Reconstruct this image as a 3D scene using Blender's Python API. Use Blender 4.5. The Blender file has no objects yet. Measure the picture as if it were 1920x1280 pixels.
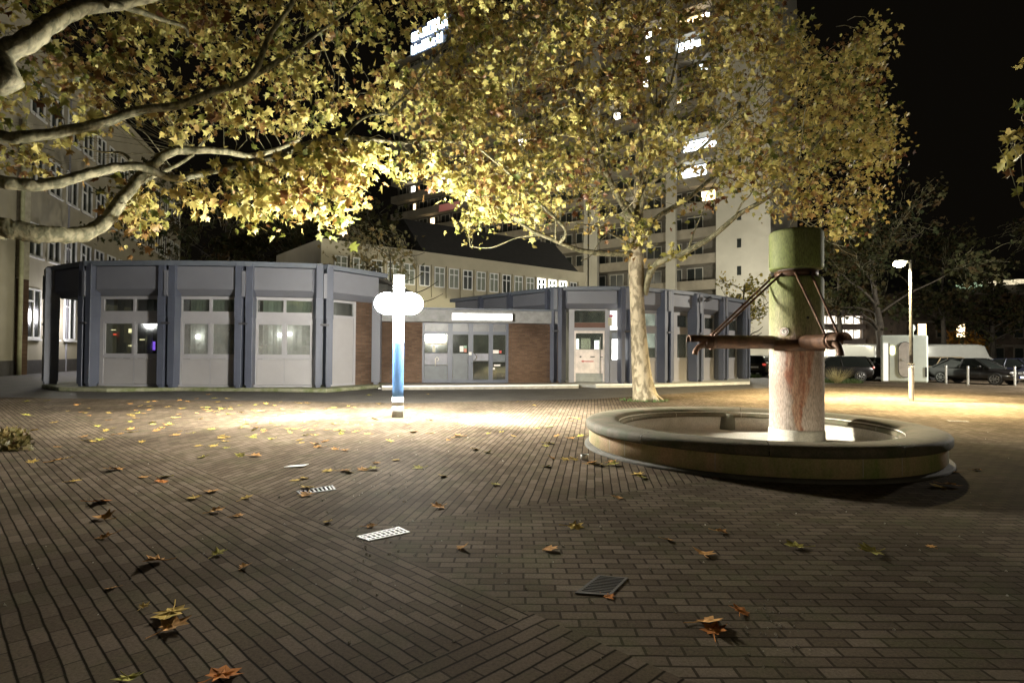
import bpy, math, random
import numpy as np
from mathutils import Vector, Matrix, Euler
rad = math.radians
SC = bpy.context.scene
COL = SC.collection
random.seed(7)
RNG = np.random.default_rng(11)

# ------------------------------------------------------------------ camera
F = 1100.0                                   # focal length in photo pixels (1920 wide)
TILT = math.atan(21 / F); ROLL = rad(0.4)
cf = Vector((0, math.cos(TILT), math.sin(TILT)))
r0 = Vector((1, 0, 0)); u0 = Vector((0, -math.sin(TILT), math.cos(TILT)))
cr = math.cos(ROLL) * r0 + math.sin(ROLL) * u0
cu = -math.sin(ROLL) * r0 + math.cos(ROLL) * u0
CAMP = Vector((0, 0, 1.6))
cam_d = bpy.data.cameras.new('camera'); cam = bpy.data.objects.new('camera', cam_d); COL.objects.link(cam)
cam_d.sensor_width = 36; cam_d.lens = 36 * F / 1920; cam_d.clip_start = 0.05; cam_d.clip_end = 2000
M4 = Matrix.Identity(4)
for i in range(3):
    M4[i][0] = cr[i]; M4[i][1] = cu[i]; M4[i][2] = -cf[i]; M4[i][3] = CAMP[i]
cam.matrix_world = M4
SC.camera = cam

# ------------------------------------------------------------------ night sky and lamps' exposure
world = bpy.data.worlds.new("World"); SC.world = world; world.use_nodes = True
bg = world.node_tree.nodes['Background']
bg.inputs[0].default_value = (1.0, 0.82, 0.55, 1); bg.inputs[1].default_value = 0.0012
SC.view_settings.view_transform = 'Standard'; SC.view_settings.look = 'None'
SC.view_settings.exposure = 1.35; SC.view_settings.gamma = 1.0
SC.render.engine = 'CYCLES'
SC.cycles.use_denoising = True
SC.cycles.max_bounces = 5; SC.cycles.diffuse_bounces = 2; SC.cycles.glossy_bounces = 3
SC.cycles.transparent_max_bounces = 12; SC.cycles.transmission_bounces = 3
SC.cycles.sample_clamp_indirect = 3.0

def lamp(name, loc, power, color, size=0.1):
    l = bpy.data.lights.new(name, 'POINT'); l.energy = power; l.color = color; l.shadow_soft_size = size
    o = bpy.data.objects.new(name, l); o.location = loc; COL.objects.link(o); return o

# the two lamps the photo shows light the square; an unseen point light behind the camera and added fills help them
LAMP_L = 570.0
ST_POWER = 12500.0
BACK_POWER = 150.0

# ------------------------------------------------------------------ pixel helpers (photo pixels -> world)
def ray(px, py): return cf * F + cr * (px - 960) + cu * (640 - py)
def P(px, py, Y):
    d = ray(px, py); return CAMP + d * (Y / d.y)
def G(px, py, z=0.0):
    d = ray(px, py); return CAMP + d * ((z - CAMP.z) / d.z)
def XY(px, Y, z=0.0):
    q = P(px, 660, Y); return Vector((q.x, Y, z))

# ------------------------------------------------------------------ materials
MATS = {}
def nt(m): return m.node_tree.nodes, m.node_tree.links
def base_mat(name):
    m = bpy.data.materials.new(name); m.use_nodes = True
    N, L = nt(m); return m, N, L, N['Principled BSDF']
def mat(name, col, rough=0.6, metal=0.0, var=0.18, scale=3.0, bump=0.0, bscale=40.0, col2=None, coat=0.0, stretch=(1, 1, 1), spec=0.5):
    if name in MATS: return MATS[name]
    m, N, L, b = base_mat(name)
    tc = N.new('ShaderNodeTexCoord'); mp = N.new('ShaderNodeMapping'); mp.inputs['Scale'].default_value = stretch
    L.new(tc.outputs['Object'], mp.inputs[0])
    no = N.new('ShaderNodeTexNoise'); no.inputs['Scale'].default_value = scale; no.inputs['Detail'].default_value = 8; no.inputs['Roughness'].default_value = .65
    L.new(mp.outputs[0], no.inputs['Vector'])
    rp = N.new('ShaderNodeValToRGB')
    c2 = col2 if col2 else tuple(min(1, c * (1 + var)) for c in col)
    c1 = col if col2 else tuple(c * (1 - var) for c in col)
    rp.color_ramp.elements[0].position = .35; rp.color_ramp.elements[1].position = .65
    rp.color_ramp.elements[0].color = (*c1, 1); rp.color_ramp.elements[1].color = (*c2, 1)
    L.new(no.outputs[0], rp.inputs[0]); L.new(rp.outputs[0], b.inputs['Base Color'])
    b.inputs['Roughness'].default_value = rough; b.inputs['Metallic'].default_value = metal
    b.inputs['Specular IOR Level'].default_value = spec
    if coat: b.inputs['Coat Weight'].default_value = coat; b.inputs['Coat Roughness'].default_value = .05
    if bump:
        n2 = N.new('ShaderNodeTexNoise'); n2.inputs['Scale'].default_value = bscale; n2.inputs['Detail'].default_value = 6
        bp = N.new('ShaderNodeBump'); bp.inputs['Strength'].default_value = bump; bp.inputs['Distance'].default_value = .02
        L.new(mp.outputs[0], n2.inputs['Vector']); L.new(n2.outputs[0], bp.inputs['Height']); L.new(bp.outputs[0], b.inputs['Normal'])
    MATS[name] = m; return m
def emit(name, col, strength, var=0.0, scale=4.0):
    if name in MATS: return MATS[name]
    m, N, L, b = base_mat(name)
    b.inputs['Base Color'].default_value = (.6, .6, .6, 1); b.inputs['Emission Color'].default_value = (*col, 1)
    b.inputs['Emission Strength'].default_value = strength
    if var:
        tc = N.new('ShaderNodeTexCoord'); no = N.new('ShaderNodeTexNoise'); no.inputs['Scale'].default_value = scale; no.inputs['Detail'].default_value = 4
        mr = N.new('ShaderNodeMapRange'); mr.inputs[1].default_value = .35; mr.inputs[2].default_value = .65
        mr.inputs[3].default_value = strength * (1 - var); mr.inputs[4].default_value = strength * (1 + var)
        L.new(tc.outputs['Object'], no.inputs['Vector']); L.new(no.outputs[0], mr.inputs[0]); L.new(mr.outputs[0], b.inputs['Emission Strength'])
    MATS[name] = m; return m
def glass_mat(name, tint=(.6, .65, .6), refl=.12, dirt=.06):
    if name in MATS: return MATS[name]
    m, N, L, b = base_mat(name)
    N.remove(b); out = N['Material Output']
    t = N.new('ShaderNodeBsdfTransparent'); t.inputs[0].default_value = (*tint, 1)
    g = N.new('ShaderNodeBsdfGlossy'); g.inputs['Roughness'].default_value = .06
    d = N.new('ShaderNodeBsdfDiffuse'); d.inputs[0].default_value = (.35, .35, .33, 1)
    lw = N.new('ShaderNodeLayerWeight'); lw.inputs[0].default_value = .25
    ad = N.new('ShaderNodeMath'); ad.operation = 'ADD'; ad.inputs[1].default_value = refl; ad.use_clamp = True
    m1 = N.new('ShaderNodeMixShader'); m2 = N.new('ShaderNodeMixShader')
    tc = N.new('ShaderNodeTexCoord'); no = N.new('ShaderNodeTexNoise'); no.inputs['Scale'].default_value = 3
    mr = N.new('ShaderNodeMapRange'); mr.inputs[3].default_value = 0; mr.inputs[4].default_value = dirt * 2
    L.new(tc.outputs['Object'], no.inputs['Vector']); L.new(no.outputs[0], mr.inputs[0])
    L.new(lw.outputs['Fresnel'], ad.inputs[0]); L.new(ad.outputs[0], m1.inputs[0])
    L.new(t.outputs[0], m1.inputs[1]); L.new(g.outputs[0], m1.inputs[2])
    L.new(mr.outputs[0], m2.inputs[0]); L.new(m1.outputs[0], m2.inputs[1]); L.new(d.outputs[0], m2.inputs[2])
    L.new(m2.outputs[0], out.inputs[0]); MATS[name] = m; return m
def brick_mat(name, angle, c1, c2, mortar, bw=.2, rh=.1, ms=.010, moss=(.07, .08, .035), mossamt=.5, bump=.3, vertical=False, rough=.75, phase=(0, 0), line=0.0):
    if name in MATS: return MATS[name]
    m, N, L, b = base_mat(name)
    ge = N.new('ShaderNodeNewGeometry'); mp = N.new('ShaderNodeMapping')
    if vertical:                              # wall: run along the wall direction, rows up z
        tcx = N.new('ShaderNodeSeparateXYZ'); L.new(ge.outputs['Position'], tcx.inputs[0])
        mx = N.new('ShaderNodeMath'); mx.operation = 'MULTIPLY'; mx.inputs[1].default_value = math.cos(angle)
        my = N.new('ShaderNodeMath'); my.operation = 'MULTIPLY_ADD'; my.inputs[1].default_value = math.sin(angle)
        L.new(tcx.outputs[0], mx.inputs[0]); L.new(tcx.outputs[1], my.inputs[0]); L.new(mx.outputs[0], my.inputs[2])
        cb = N.new('ShaderNodeCombineXYZ'); L.new(my.outputs[0], cb.inputs[0]); L.new(tcx.outputs[2], cb.inputs[1])
        L.new(cb.outputs[0], mp.inputs[0])
    else:
        L.new(ge.outputs['Position'], mp.inputs[0]); mp.inputs['Rotation'].default_value = (0, 0, -angle); mp.inputs['Location'].default_value = (phase[0], phase[1], 0)
    # small wobble so that no joint is perfectly straight
    wn = N.new('ShaderNodeTexNoise'); wn.inputs['Scale'].default_value = 3.0; wn.inputs['Detail'].default_value = 3
    L.new(ge.outputs['Position'], wn.inputs['Vector'])
    wv = N.new('ShaderNodeVectorMath'); wv.operation = 'MULTIPLY_ADD'; wv.inputs[1].default_value = (.02, .02, 0)
    L.new(wn.outputs['Color'], wv.inputs[0]); L.new(mp.outputs[0], wv.inputs[2])
    br = N.new('ShaderNodeTexBrick'); br.inputs['Scale'].default_value = 1; br.inputs['Brick Width'].default_value = bw; br.inputs['Row Height'].default_value = rh
    br.inputs['Mortar Size'].default_value = ms; br.inputs['Mortar Smooth'].default_value = .4; br.inputs['Bias'].default_value = -.2
    br.inputs['Color1'].default_value = (*c1, 1); br.inputs['Color2'].default_value = (*c2, 1); br.inputs['Mortar'].default_value = (*mortar, 1)
    L.new(wv.outputs[0], br.inputs['Vector'])
    n1 = N.new('ShaderNodeTexNoise'); n1.inputs['Scale'].default_value = 1.7; n1.inputs['Detail'].default_value = 9; n1.inputs['Roughness'].default_value = .7
    L.new(ge.outputs['Position'], n1.inputs['Vector'])
    mr = N.new('ShaderNodeMapRange'); mr.inputs[1].default_value = .48; mr.inputs[2].default_value = .72; mr.inputs[4].default_value = mossamt
    L.new(n1.outputs[0], mr.inputs[0])
    mx1 = N.new('ShaderNodeMix'); mx1.data_type = 'RGBA'; L.new(mr.outputs[0], mx1.inputs[0]); L.new(br.outputs['Color'], mx1.inputs[6]); mx1.inputs[7].default_value = (*moss, 1)
    n2 = N.new('ShaderNodeTexNoise'); n2.inputs['Scale'].default_value = 55; n2.inputs['Detail'].default_value = 6; n2.inputs['Roughness'].default_value = .8
    L.new(ge.outputs['Position'], n2.inputs['Vector'])
    mr2 = N.new('ShaderNodeMapRange'); mr2.inputs[1].default_value = .3; mr2.inputs[2].default_value = .7; mr2.inputs[3].default_value = .6; mr2.inputs[4].default_value = 1.4
    L.new(n2.outputs[0], mr2.inputs[0])
    n4 = N.new('ShaderNodeTexNoise'); n4.inputs['Scale'].default_value = .35; n4.inputs['Detail'].default_value = 4
    L.new(ge.outputs['Position'], n4.inputs['Vector'])
    mr4 = N.new('ShaderNodeMapRange'); mr4.inputs[1].default_value = .35; mr4.inputs[2].default_value = .65; mr4.inputs[3].default_value = .62; mr4.inputs[4].default_value = 1.25
    L.new(n4.outputs[0], mr4.inputs[0])
    mm = N.new('ShaderNodeMath'); mm.operation = 'MULTIPLY'; L.new(mr2.outputs[0], mm.inputs[0]); L.new(mr4.outputs[0], mm.inputs[1])
    vm = N.new('ShaderNodeVectorMath'); vm.operation = 'SCALE'; L.new(mx1.outputs[2], vm.inputs[0]); L.new(mm.outputs[0], vm.inputs['Scale'])
    L.new(vm.outputs[0], b.inputs['Base Color'])
    if line:                                  # long course joints read darker and deeper than the head joints
        sy = N.new('ShaderNodeSeparateXYZ'); L.new(wv.outputs[0], sy.inputs[0])
        dv = N.new('ShaderNodeMath'); dv.operation = 'DIVIDE'; dv.inputs[1].default_value = rh; L.new(sy.outputs[1], dv.inputs[0])
        pp = N.new('ShaderNodeMath'); pp.operation = 'PINGPONG'; pp.inputs[1].default_value = .5; L.new(dv.outputs[0], pp.inputs[0])
        ml = N.new('ShaderNodeMapRange'); ml.interpolation_type = 'SMOOTHSTEP'; ml.inputs[1].default_value = .03; ml.inputs[2].default_value = .13; ml.inputs[3].default_value = 1 - line; ml.inputs[4].default_value = 1; L.new(pp.outputs[0], ml.inputs[0])
        vl = N.new('ShaderNodeVectorMath'); vl.operation = 'SCALE'; L.new(vm.outputs[0], vl.inputs[0]); L.new(ml.outputs[0], vl.inputs['Scale']); L.new(vl.outputs[0], b.inputs['Base Color'])
    # height: joints low, grain
    inv = N.new('ShaderNodeMath'); inv.operation = 'SUBTRACT'; inv.inputs[0].default_value = 1; L.new(br.outputs['Fac'], inv.inputs[1])
    h = N.new('ShaderNodeMath'); h.operation = 'MULTIPLY_ADD'; h.inputs[1].default_value = .35; L.new(n2.outputs[0], h.inputs[0]); L.new(inv.outputs[0], h.inputs[2])
    bp = N.new('ShaderNodeBump'); bp.inputs['Strength'].default_value = bump; bp.inputs['Distance'].default_value = .012
    L.new(h.outputs[0], bp.inputs['Height']); L.new(bp.outputs[0], b.inputs['Normal'])
    rr = N.new('ShaderNodeMapRange'); rr.inputs[1].default_value = .4; rr.inputs[2].default_value = .7; rr.inputs[3].default_value = rough - .1; rr.inputs[4].default_value = rough + .15; b.inputs['Specular IOR Level'].default_value = .02; b.inputs['IOR'].default_value = 1.15
    L.new(n2.outputs[0], rr.inputs[0]); L.new(rr.outputs[0], b.inputs['Roughness'])
    MATS[name] = m; return m

# ------------------------------------------------------------------ mesh helpers
class MB:
    def __init__(s): s.v = []; s.f = []; s.smooth = []
    def add(s, vs, fs, smooth=False):
        o = len(s.v); s.v += [tuple(v) for v in vs]; s.f += [tuple(i + o for i in f) for f in fs]; s.smooth += [smooth] * len(fs); return s
    def hexa(s, c):                       # 8 corners: bottom 4 ccw, top 4 ccw
        return s.add(c, [(3, 2, 1, 0), (4, 5, 6, 7), (0, 1, 5, 4), (1, 2, 6, 5), (2, 3, 7, 6), (3, 0, 4, 7)])
    def box(s, x0, x1, y0, y1, z0, z1):
        return s.hexa([(x0, y0, z0), (x1, y0, z0), (x1, y1, z0), (x0, y1, z0), (x0, y0, z1), (x1, y0, z1), (x1, y1, z1), (x0, y1, z1)])
    def tube(s, pts, rs, n=10, cap=True):
        pts = [Vector(p) for p in pts]; rings = []; prev = None
        if len(pts) == 2 and (pts[1] - pts[0]).length > .4:
            ra, rb = (rs[0], rs[1]) if hasattr(rs, '__len__') else (rs, rs); a_, b_ = pts
            pts = [a_.lerp(b_, k / 10) for k in range(11)]; rs = [ra + (rb - ra) * k / 10 for k in range(11)]
        for i, p in enumerate(pts):
            d = (pts[min(i + 1, len(pts) - 1)] - pts[max(i - 1, 0)]).normalized()
            if prev is None:
                a = d.cross(Vector((0, 0, 1)));
                if a.length < .1: a = d.cross(Vector((1, 0, 0)))
                a.normalize()
            else:
                a = prev - d * prev.dot(d)
                if a.length < 1e-4: a = d.orthogonal()
                a.normalize()
            prev = a; b = d.cross(a); r = rs[i] if hasattr(rs, '__len__') else rs
            rings.append([p + (a * math.cos(t) + b * math.sin(t)) * r for t in [2 * math.pi * k / n for k in range(n)]])
        vs = [v for rg in rings for v in rg]; fs = []
        for i in range(len(pts) - 1):
            for k in range(n):
                fs.append((i * n + k, i * n + (k + 1) % n, (i + 1) * n + (k + 1) % n, (i + 1) * n + k))
        s.add(vs, fs, True)
        if cap:                                # flat caps, so that they do not bend the shading of the sides
            o = len(s.v) - len(vs); s.f += [tuple(o + k for k in range(n - 1, -1, -1)), tuple(o + (len(pts) - 1) * n + k for k in range(n))]; s.smooth += [False, False]
        return s
    def lathe(s, prof, n=48, c=(0, 0), a0=0.0, a1=2 * math.pi, closed=None):
        full = abs(a1 - a0 - 2 * math.pi) < 1e-6; m = n if full else n + 1; vs = []; fs = []
        for k in range(m):
            t = a0 + (a1 - a0) * k / n
            for r, z in prof: vs.append((c[0] + r * math.cos(t), c[1] + r * math.sin(t), z))
        q = len(prof)
        for k in range(n):
            k2 = (k + 1) % m if full else k + 1
            for j in range(q - 1): fs.append((k * q + j, k2 * q + j, k2 * q + j + 1, k * q + j + 1))
        if not full and closed: fs += [tuple(range(q)), tuple((m - 1) * q + j for j in range(q - 1, -1, -1))]
        return s.add(vs, fs, True)
    def prism(s, poly, z0, z1):
        n = len(poly); vs = [(x, y, z0) for x, y in poly] + [(x, y, z1) for x, y in poly]
        return s.add(vs, [tuple(range(n - 1, -1, -1)), tuple(range(n, 2 * n))] + [(i, (i + 1) % n, n + (i + 1) % n, n + i) for i in range(n)])
    def ellipsoid(s, c, r, nu=20, nv=12):
        vs = []; fs = []
        for j in range(1, nv):
            ph = math.pi * j / nv
            for k in range(nu):
                t = 2 * math.pi * k / nu; vs.append((c[0] + r[0] * math.sin(ph) * math.cos(t), c[1] + r[1] * math.sin(ph) * math.sin(t), c[2] + r[2] * math.cos(ph)))
        a = len(vs); vs += [(c[0], c[1], c[2] + r[2]), (c[0], c[1], c[2] - r[2])]
        for j in range(nv - 2):
            for k in range(nu): fs.append((j * nu + k, (j + 1) * nu + k, (j + 1) * nu + (k + 1) % nu, j * nu + (k + 1) % nu))
        for k in range(nu): fs += [(a, k, (k + 1) % nu), (a + 1, (nv - 2) * nu + (k + 1) % nu, (nv - 2) * nu + k)]
        return s.add(vs, fs, True)
    def build(s, name, m, parent=None, off=None, bevel=0.0, seg=2):
        if off is None:
            off = Vector((0, 0, 0)); p = parent
            while p is not None: off += p.location; p = p.parent
        me = bpy.data.meshes.new(name)
        me.from_pydata([(v[0] - off[0], v[1] - off[1], v[2] - off[2]) for v in s.v], [], s.f)
        me.polygons.foreach_set('use_smooth', s.smooth); me.update()
        o = bpy.data.objects.new(name, me); COL.objects.link(o)
        if m is not None: me.materials.append(m)
        if parent is not None: o.parent = parent
        if bevel:
            b = o.modifiers.new('b', 'BEVEL'); b.width = bevel; b.segments = seg; b.limit_method = 'ANGLE'; b.angle_limit = rad(35)
        return o
def tag(o, label=None, cat=None, group=None, kind=None):
    if label: o['label'] = label
    if cat: o['category'] = cat
    if group: o['group'] = group
    if kind: o['kind'] = kind
    return o
def thing(name, loc, label, cat, group=None, rz=0.0):
    o = bpy.data.objects.new(name, None); o.location = loc; o.rotation_euler = (0, 0, rz); o.empty_display_size = .2
    COL.objects.link(o); return tag(o, label, cat, group)
def copy_tree(o, parent=None):
    c = o.copy(); COL.objects.link(c); c.parent = parent
    for ch in list(o.children): copy_tree(ch, c)
    return c
class Fr:                                     # frame on a wall: u along, o outward, z up
    def __init__(s, A, B):
        s.A = Vector((A[0], A[1])); d = Vector((B[0] - A[0], B[1] - A[1])); s.L = d.length; s.d = d / s.L
        s.n = Vector((s.d.y, -s.d.x))
        s.ang = math.atan2(s.d.y, s.d.x)
    def W(s, u, o, z): q = s.A + s.d * u + s.n * o; return (q.x, q.y, z)
    def box(s, mb, u0, u1, o0, o1, z0, z1):
        return mb.hexa([s.W(u0, o1, z0), s.W(u1, o1, z0), s.W(u1, o0, z0), s.W(u0, o0, z0), s.W(u0, o1, z1), s.W(u1, o1, z1), s.W(u1, o0, z1), s.W(u0, o0, z1)])

# ------------------------------------------------------------------ ground
import bmesh
PC1 = (.094, .073, .053); PC2 = (.158, .126, .096); MOR = (.045, .036, .027)
m_a = brick_mat('paving_diagonal', rad(-45), PC1, PC2, MOR, bw=.24, rh=.088, mossamt=.45, ms=.006, line=.62)
m_b = brick_mat('paving_across_square', rad(82), PC1, PC2, MOR, bw=.24, rh=.1, mossamt=.35, ms=.006, line=.62)
m_c = brick_mat('paving_crosswise', rad(0), (.087, .069, .05), (.147, .119, .09), (.042, .034, .025), bw=.21, rh=.105, mossamt=.55)
m_d = brick_mat('paving_corner', rad(45), PC1, PC2, MOR, bw=.24, rh=.1, mossamt=.4, ms=.008, line=.5, phase=(.05, .03))
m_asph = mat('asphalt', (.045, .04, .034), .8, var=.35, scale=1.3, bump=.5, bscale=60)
m_far = mat('asphalt_lot', (.05, .047, .042), .8, var=.3, scale=.6, bump=.3, bscale=40)
bm = bmesh.new()
vs = [bm.verts.new(p) for p in ((-400, -30, 0), (400, -30, 0), (400, 900, 0), (-400, 900, 0))]; bm.faces.new(vs)
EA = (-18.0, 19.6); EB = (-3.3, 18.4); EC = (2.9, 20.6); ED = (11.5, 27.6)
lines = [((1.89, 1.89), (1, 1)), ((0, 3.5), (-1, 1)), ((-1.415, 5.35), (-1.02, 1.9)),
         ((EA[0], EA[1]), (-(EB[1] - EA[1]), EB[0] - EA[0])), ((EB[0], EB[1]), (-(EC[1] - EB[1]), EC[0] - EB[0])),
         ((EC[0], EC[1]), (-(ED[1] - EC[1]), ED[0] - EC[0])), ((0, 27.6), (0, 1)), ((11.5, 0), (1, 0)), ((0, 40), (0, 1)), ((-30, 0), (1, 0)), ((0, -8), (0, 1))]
for co, n in lines:
    bmesh.ops.bisect_plane(bm, geom=bm.verts[:] + bm.edges[:] + bm.faces[:], plane_co=(co[0], co[1], 0), plane_no=Vector((n[0], n[1], 0)).normalized())
def side(p, i): co, n = lines[i]; return (p.x - co[0]) * n[0] + (p.y - co[1]) * n[1] > 0
for f in bm.faces:
    c = f.calc_center_median()
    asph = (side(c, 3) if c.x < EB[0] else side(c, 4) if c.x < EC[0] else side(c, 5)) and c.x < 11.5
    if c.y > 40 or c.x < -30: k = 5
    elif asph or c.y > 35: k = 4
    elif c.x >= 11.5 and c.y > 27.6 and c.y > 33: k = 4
    elif not side(c, 0): k = 0 if side(c, 1) else 3
    elif side(c, 2): k = 1
    else: k = 2
    f.material_index = k
me = bpy.data.meshes.new('ground'); bm.to_mesh(me); bm.free()
ground = bpy.data.objects.new('ground', me); COL.objects.link(ground); ground['kind'] = 'structure'
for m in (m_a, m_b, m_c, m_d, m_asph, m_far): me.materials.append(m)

# ------------------------------------------------------------------ pavilions
M_blue = mat('blue_grey_paint', (.062, .07, .098), .45, var=.1, scale=1.2)
M_fasc = mat('grey_panel_paint', (.125, .13, .152), .5, var=.06, scale=.8)
M_trim = mat('dark_trim', (.10, .115, .14), .5, var=.1)
M_frame = mat('window_frame_paint', (.27, .265, .28), .5, var=.06, scale=1.5)
M_panel = mat('wall_panel_paint', (.27, .26, .265), .55, var=.06, scale=1.0)
M_dark = mat('dark_metal', (.03, .03, .035), .5)
M_white = mat('white_paint', (.75, .75, .72), .5, var=.05)
M_conc = mat('concrete', (.3, .28, .24), .8, var=.25, scale=4, bump=.4)
M_mossc = mat('mossy_concrete', (.10, .12, .045), .85, scale=2.2, bump=.5, col2=(.26, .25, .18))
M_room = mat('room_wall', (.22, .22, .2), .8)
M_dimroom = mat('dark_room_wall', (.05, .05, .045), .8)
M_curt = mat('curtain_cloth', (.55, .57, .55), .8, var=.18, scale=2.5, stretch=(4, 4, .2))
M_glass = glass_mat('window_glass')
M_hazy = glass_mat('hazy_glass', (.75, .77, .75), .10, .3)
M_roof = mat('roof_felt', (.07, .065, .055), .9, var=.3)
ZB, ZT = 0.15, 5.1
def facet_fascia(fr, root, z0=3.78, z1=None, o_wall=.05, o_out=.40):
    z1 = ZT - .18
    L = fr.L; mb = MB()
    b = [(.06, z0), (L - .06, z0), (L - .06, z1), (.06, z1)]; f = [(.30, z0 + .24), (L - .30, z0 + .24), (L - .30, z1 - .02), (.30, z1 - .02)]
    vs = [fr.W(u, 0, z) for u, z in b] + [fr.W(u, o_wall, z) for u, z in b] + [fr.W(u, o_out, z) for u, z in f]
    fs = [(3, 2, 1, 0), (8, 9, 10, 11)]
    for i in range(4):
        j = (i + 1) % 4; fs += [(i, j, 4 + j, 4 + i), (4 + i, 4 + j, 8 + j, 8 + i)]
    mb.add(vs, fs); o = mb.build('fascia_panel', M_fasc, root)
    mb = MB(); fr.box(mb, -.12, L + .12, 0, o_out + .14, z1 + .003, ZT + .02); t = mb.build('roof_edge', M_trim, root, bevel=.02)
def column_pair(pos, nrm, root, depth=.42, wide=.27, gap=.14, single=False):
    n = Vector(nrm).normalized(); d = Vector((-n.y, n.x)); fr = Fr((pos[0], pos[1]), (pos[0] + d.x, pos[1] + d.y))
    if (fr.n - n).length > 1: fr = Fr((pos[0], pos[1]), (pos[0] - d.x, pos[1] - d.y))
    for sgn in ((-1,) if single else (-1, 1)):
        mb = MB(); u0 = sgn * (gap / 2) ; u1 = sgn * (gap / 2 + wide)
        a, b = min(u0, u1), max(u0, u1)
        fr.box(mb, a, b, .10, .10 + depth, ZB + .10, ZT - .06); fr.box(mb, a + .04, b - .04, .14, .06 + depth, ZB, ZB + .1)
        fr.box(mb, a - .015, b + .015, .09, .11 + depth, 2.9, 3.7)
        mb.build('column', M_blue, root, bevel=.012)
    if not single:
        mb = MB(); fr.box(mb, -gap / 2 + .004, gap / 2 - .004, .18, .16 + depth, 3.72, 4.72); mb.build('bracket', M_fasc, root)
        mb = MB(); fr.box(mb, -.02, .02, .22, .26, ZB + .3, 3.72); fr.box(mb, -.16, .16, .10 + depth, .16 + depth, 2.62, 2.70); mb.build('tie_rod', M_dark, root)
def strip(fr, mb, u0, u1, z0, z1, o0=.0, o1=.07): fr.box(mb, u0, u1, o0, o1, z0, z1)
def window_facet(fr, root, curtain='cloth', pad=.30):
    a, b = pad, fr.L - pad; mid = (a + b) / 2; t = .06
    # lower panels
    for (p, q) in ((a + t, mid - .02), (mid + .02, b - t)):
        mb = MB(); fr.box(mb, p, q, -.03, .02, ZB + .09, 1.26); mb.build('wall_panel', M_panel, root, bevel=.006)
    mb = MB()
    for z0, z1 in ((ZB, ZB + .08), (1.27, 1.40), (2.72, 3.16), (3.64, 3.76)): fr.box(mb, a, b, -.04, .06, z0, z1)
    for u0, u1 in ((a - .12, a + t - .003), (b - t + .003, b + .12)): fr.box(mb, u0, u1, -.05, .055, ZB + .003, 3.757)
    fr.box(mb, mid - .05, mid + .05, -.035, .052, 1.40, 2.72); fr.box(mb, mid - .05, mid + .05, -.035, .052, 3.16, 3.64); fr.box(mb, mid - .018, mid + .018, -.035, .03, ZB + .08, 1.27)
    fr.box(mb, a, b, .06, .075, 2.92, 2.94)
    mb.build('window_frame', M_frame, root)
    for (p, q) in ((a + t, mid - .05), (mid + .05, b - t)):
        mb = MB(); fr.box(mb, p + .05, q - .05, -.02, -.01, 1.46, 2.66); g = mb.build('window_pane', M_glass if curtain == 'strips' else M_hazy, root)
        mb = MB()
        for x0, x1, z0, z1 in ((p, p + .05, 1.4, 2.72), (q - .05, q, 1.4, 2.72), (p + .05, q - .05, 1.4, 1.46), (p + .05, q - .05, 2.66, 2.72)): fr.box(mb, x0, x1, -.03, .03, z0, z1)
        mb.build('sash', M_frame, g)
        mb = MB(); fr.box(mb, p, q, -.02, -.01, 3.16, 3.64); mb.build('transom_pane', M_glass, root)
    # curtain, gently pleated
    if curtain:
        n = 60; vs = []; fs = []
        for i in range(n + 1):
            u = a + .02 + (b - a - .04) * i / n; o = -.30 + 0.012 * math.sin(i * 1.9) + .02 * math.sin(i * .7)
            vs += [fr.W(u, o, 1.2), fr.W(u, o, 3.7)]
        skip = set() if curtain == 'cloth' else {k for k in range(n) if (k // 7) % 2 == 0}
        if curtain == 'cloth': skip = set(range(0, 5))
        fs = [(2 * i, 2 * i + 2, 2 * i + 3, 2 * i + 1) for i in range(n) if i not in skip]
        mb = MB(); mb.add(vs, fs, True); mb.build('curtain', M_curt, root)
def glint_ball(name, loc, r, m, root):
    mb = MB(); mb.ellipsoid(loc, (r, r, r), 14, 8)
    return mb.build(name, m, root)
# --- left pavilion
LP = [XY(114, 25.3), XY(180, 23.7), XY(325, 23.4), XY(464, 23.5), XY(601, 24.0), XY(706, 26.6)]
lroot = thing('pavilion', (LP[2].x, LP[2].y + 3, 0), 'blue-grey polygonal pavilion with paired columns left of the blue lamp post', 'building')
fr_l = [Fr(LP[i], LP[i + 1]) for i in range(5)]
cen = Vector((-12.0, 31.0))
for i, fr in enumerate(fr_l): facet_fascia(fr, lroot)
for i in (1, 2, 3): window_facet(fr_l[i], lroot, 'strips' if i == 1 else 'cloth')
for i in range(0, 5):
    if i == 0:
        fr = fr_l[0]; column_pair(LP[0], -fr.d.to_2d() * .3 + fr.n, lroot, depth=.5, wide=.4, single=False)
    else:
        n = (fr_l[i - 1].n + fr_l[i].n); column_pair(LP[i], n, lroot)
# far left facet: light posts and narrow pale panel, open porch
fr = fr_l[0]
mb = MB(); fr.box(mb, 1.15, 1.35, -.9, -.7, ZB, 3.76); mb.build('porch_post', M_frame, lroot)
mb = MB(); fr.box(mb, fr.L - .95, fr.L - .15, -.3, -.22, ZB, 3.05); mb.build('wall_panel', M_panel, lroot)
mb = MB(); fr.box(mb, fr.L - .90, fr.L - .2, -.29, -.24, 3.08, 3.62); mb.build('transom_pane', M_glass, lroot)
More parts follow.
